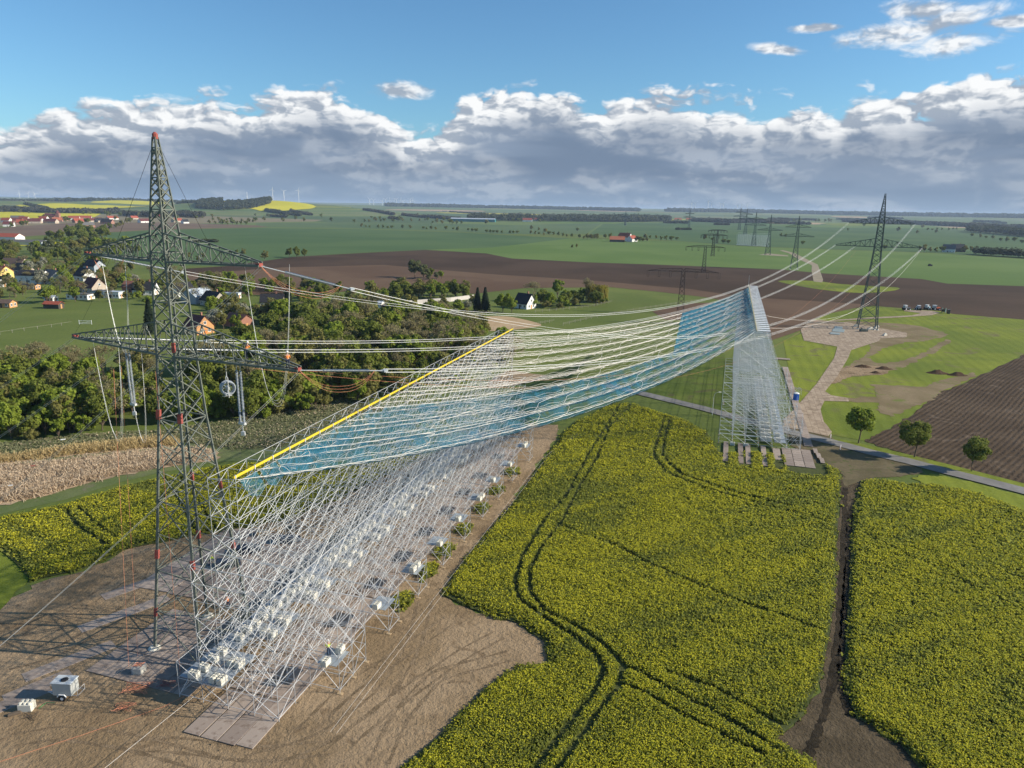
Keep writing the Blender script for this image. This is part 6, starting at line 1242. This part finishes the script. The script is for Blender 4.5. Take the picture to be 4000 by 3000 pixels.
dr = empty('cable_drum', at(3686, 1222), .8, 'big dark cable drum beside the track at the far pad', 'cable drum'); [MB().lathe((0, y, 1.4), [(1.4, -.06), (1.4, .06)], 18, [0, 1, 0]).obj('flange', plain('green flange', (.05,.10,.08), .7), dr) for y in (-.8, .8)]; MB().lathe((0, 0, 1.4), [(.8, -.75), (.8, .75)], 14, [0, 1, 0]).obj('core', M_bark, dr)
tag(MB().box((0, 0, 1.1), (1.2, 1.2, 2.2), 0, .08).box((0, 0, 2.3), (1.3, 1.3, .15)).obj('toilet_cabin', M_glass, None, loc=at(3704, 1226).tolist()), 'dark cabin right of the cable drum', 'cabin')
tag(MB().box((0, 0, 1), (4, 2, 1.6), .1, .2).box((-.6, 0, 2.1), (2, 1.8, .8), .1, .2).obj('parked_van', M_black, None, loc=at(3633, 1040).tolist()), 'small dark vehicle alone on the light green field at right', 'vehicle')
g0 = at(3369, 1296); tag(MB().box((0, 0, .7), (2.6, 1.6, 1.2), .1, .1).box((1.8, .2, .5), (1., 1.2, .8), .1, .08).box((-.4, .3, 1.5), (.5, .5, .5), .1, .05).obj('generator', plain('dark green sheet', (.06,.08,.07), .6), None, loc=g0.tolist()), 'dark generator on the pad in front of the second pylon', 'generator')
for i, (x, y, s) in enumerate([(3344, 1277, 1.2), (3424, 1280, 1.4), (3400, 1288, 1.8), (3420, 1290, 1.5), (3456, 1312, 1.2)]):
    tag(MB().box((0, 0, .4), (1.6*s, 1., .7), .1*i, .06).box((.2, .2, 1.0), (.9*s, .7, .5), .3, .05).obj('concrete_weight', M_block, None, loc=at(x, y).tolist()), 'pale weights stacked at the feet of the second pylon', 'concrete weight', 'weights at the second pylon')
for i, (w, l, x, y) in enumerate([(9, 5, 3275, 1293), (9, 3.4, 3275, 1283), (6, 4, 3262, 1305)]):
    mat_slab(0, 0, w, l, ['large grey green', 'long yellowish edged', 'smaller grey'][i]+' steel sheet lying on the pad left of the second pylon', None, plain('grey green sheet', (.27,.31,.29), .6, .1, .15, .5), 1.4, world=at(x, y), z=.2+.03*i)
tag(MB().bar((-9, 0, .5), (9, 1, .5), .12).bar((-9, .6, .5), (9, 1.6, .5), .12).bar((-9, .3, 1.), (9, 1.3, 1.), .08).obj('lattice_boom', M_tower2, None, loc=at(3228, 1266).tolist()), 'dark lattice piece lying along the back edge of the pad', 'boom')
# earth heaps
for x, y, s, lb in [(3370, 1434, 2.2, 'dark earth heap left in the dug up patch'), (3452, 1442, 2.2, 'dark earth heap right in the dug up patch'), (3662, 1458, 2.6, 'dark earth heap at the end of the dirt strip'), (3740, 1466, 2.4, 'rightmost dark earth heap beside the ploughed field'), (3420, 1458, 1.5, 'low earth heap at the front of the dug up patch')]:
    v, f = [], []; n = 22
    for i in range(n):
        for j in range(n):
            u, w = i/(n-1)*2-1, j/(n-1)*2-1; r_ = math.hypot(u, w); v.append((u*s*1.5, w*s*.9, max(-.1, s*.42*math.exp(-r_*r_*2.6)*(1+.5*mnoise.noise(Vector((u*2.5+x, w*2.5, s)))) +.12*mnoise.noise(Vector((u*7+x, w*7, 1)))-.12-.2*(r_ > .95))))
    f = [(i*n+j, (i+1)*n+j, (i+1)*n+j+1, i*n+j+1) for i in range(n-1) for j in range(n-1)]
    tag(mesh_obj('earth_heap', v, f, M_plough, None, loc=(at(x, y)+[0, 0, .13]).tolist()), lb, 'earth heap')
# clods and stones on the foreground soil
def clods(n=26000):
    r = np.random.default_rng(77); X = r.uniform(-75, 20, n); Y = r.uniform(48, 175, n); q = fbm(X/6, Y/6, 4, 91); k = r.random(n) < np.clip((q-.42)*5, .05, 1); X, Y = X[k], Y[k]
    G = np.array([at(*p)[:2] for p in [(-600,3300),(-600,2600),(0,2400),(120,2300),(313,2245),(633,2130),(950,2075),(1300,1970),(1700,1780),(2010,1670),(2150,1700),(1960,2010),(1760,2250),(1728,2325),(1842,2382),(2026,2438),(2115,2509),(2129,2584),(1969,2627),(1898,2684),(1785,2797),(1700,2882),(1400,3300)]]); k = inside(X, Y, G); X, Y = X[k], Y[k]; n = len(X)
    s = np.exp(r.normal(-2.75, .5, n)); a = r.uniform(0, 6.28, n); V_ = []
    for j in range(3): t = a+j*2.09; V_.append(np.stack([X+s*np.cos(t), Y+s*np.sin(t), np.full(n, .02)], 1))
    V_.append(np.stack([X+s*r.uniform(-.4, .4, n), Y+s*r.uniform(-.4, .4, n), .04+s*r.uniform(.4, .9, n)], 1))
    v = np.stack(V_, 1).reshape(-1, 3); b = np.arange(n)*4; f = np.concatenate([np.stack([b+i, b+(i+1) % 3, b+3], 1) for i in range(3)])
    return tag(mesh_obj('soil_clods', v, f, M_soil), 'loose clods strewn over the bare soil in the foreground', 'soil clods', kind='stuff')
clods()
# ------------------------------------------------------------------ people
def person(loc, rz, label, vest, pose='stand', s=1.0, trou=(.03, .04, .07), helm=(.75, .75, .7)):
    root = empty('person', loc, rz, label, 'person'); sk = plain('skin', (.50,.30,.22), .6, 0, .05, 2.)
    ln = .5 if pose == 'bend' else 0.; hip = np.array([0, 0, .95]); ch_ = hip+np.array([math.sin(ln)*.48, 0, math.cos(ln)*.48]); nk = hip+np.array([math.sin(ln)*.58, 0, math.cos(ln)*.58]); hd = nk+np.array([.04, 0, .20])
    J = [(hip, .14), (hip+(ch_-hip)*.5, .13), (ch_, .16), (nk, .06), (nk+(hd-nk)*.4, .06), (hd, .095), (hd+[.01, 0, .08], .07)]; E = [(0, 1), (1, 2), (2, 3), (3, 4), (4, 5), (5, 6)]
    for s_ in (1, -1):
        b = len(J); fw = .35 if s_ > 0 else .15
        J += [(ch_+[0, s_*.2, .0], .06), (ch_+[.10, s_*.27, -.28], .045), (ch_+[.10+fw, s_*.20, -.38], .035), (ch_+[.18+fw, s_*.19, -.40], .03)]; E += [(2, b), (b, b+1), (b+1, b+2), (b+2, b+3)]
        b = len(J); st = .12*s_; J += [(hip+[0, s_*.10, -.06], .10), (hip+[st+.04, s_*.12, -.47], .065), (hip+[st, s_*.13, -.87], .045), (hip+[st+.18, s_*.14, -.91], .04)]; E += [(0, b), (b, b+1), (b+1, b+2), (b+2, b+3)]
    def skin(name, keep, grow, m):
        ids = sorted(keep); mp = {k: i for i, k in enumerate(ids)}; me = bpy.data.meshes.new(name); me.from_pydata([tuple(J[k][0]*s) for k in ids], [(mp[a], mp[b]) for a, b in E if a in mp and b in mp], []); me.materials.append(m)
        o = bpy.data.objects.new(name, me); COL.objects.link(o); o.parent = root; md = o.modifiers.new('skin', 'SKIN')
        for i, k in enumerate(ids): me.skin_vertices[0].data[i].radius = ((J[k][1]*grow)*s,)*2
        me.skin_vertices[0].data[0].use_root = True; o.modifiers.new('sub', 'SUBSURF').levels = 1; o.modifiers['sub'].render_levels = 1; return o
    skin('body', range(len(J)), 1., sk); skin('jacket', [0, 1, 2, 7, 8, 9, 15, 16, 17], 1.16, vest); skin('trousers', [0, 11, 12, 13, 19, 20, 21], 1.14, plain('work trousers', trou, .9))
    MB().lathe(hd*s+[0, 0, .02], [(.125, 0), (.13, .05), (.10, .12), (.03, .155)], 12).obj('helmet', plain('white helmet', helm, .5), root)
    for s_ in (1, -1): MB().box(hip*s+[.12*s_+.06, s_*.135, -.90], (.29, .11, .1), 0, .03).obj('boot', M_black, root)
    return root
M_vis = plain('hi-vis yellow', (.62,.85,.03), .7, 0, .06, 3.); M_ora = plain('orange workwear', (.85,.25,.05), .7, 0, .06, 3.)
person(at(822, 2210), 1.0, 'worker in a bright yellow vest standing behind the right tower leg', M_vis, 'bend', 1.05)
person(LT(62.2, -39.9, 2.9), 2.0, 'worker in a bright yellow jacket on the raised outrigger deck', M_vis, 'stand', 1.05)
person(at(893, 2375), 2.4, 'worker in an orange jacket near the back foot of the tower', M_ora, 'bend', 1.0)
person(C1+U1*10.4+V1*.2+np.array([0, 0, 36.9]), 1.2, 'lineman in orange sitting on the right lower crossarm', M_ora, 'bend', 1.0)
person(C1+U1*16.3+np.array([0, 0, 36.6]), 1.9, 'lineman in orange at the tip of the right lower crossarm', M_ora, 'bend', .95)
# ------------------------------------------------------------------ tidy: drop prototypes, tell look-alikes apart
for o in BASE:
    for c_ in list(o.children): bpy.data.objects.remove(c_)
    bpy.data.objects.remove(o)
bpy.context.view_layer.update()
from collections import defaultdict
gl = defaultdict(list)
for o in bpy.data.objects:
    if o.parent is None and o.get('label'):
        w = o['label'].split()
        if len(w) > 16: o['label'] = ' '.join(w[:16]).rstrip(',')
        gl[o['label']].append(o)
def scr(o):
    v = ROT.T@(np.array(o.location)-[0, 0, HC]); return 2000+F*v[0]/-v[2], 1500-F*v[1]/-v[2]
for lb, os_ in gl.items():
    if len(os_) < 2: continue
    n = len(lb.split()); os_.sort(key=lambda o: scr(o)[0])
    for i, o in enumerate(os_):
        nm = lambda k: '%d%s' % (k, 'th' if 10 <= k % 100 <= 20 else {1: 'st', 2: 'nd', 3: 'rd'}.get(k % 10, 'th'))
        t = nm(i+1)+' from left'
        if n+3 <= 16: o['label'] = lb+', '+t
        if not o.get('group'): o['group'] = lb
# ------------------------------------------------------------------ haze
def haze(dens=6e-5):
    mb = MB(); mb.box((0, 14000, 40), (46000, 34000, 100)); me = bpy.data.materials.new('air'); me.use_nodes = True; N = NT(me.node_tree); N.n.clear()
    v = N.node('ShaderNodeVolumePrincipled'); o_ = N.node('ShaderNodeOutputMaterial'); N.l.new(v.outputs[0], o_.inputs['Volume']); v.inputs['Density'].default_value = dens; v.inputs['Color'].default_value = (.62, .78, 1.0, 1); v.inputs['Anisotropy'].default_value = .1
    o = mb.obj('haze', me); o['kind'] = 'stuff'; return o
HZ = haze()
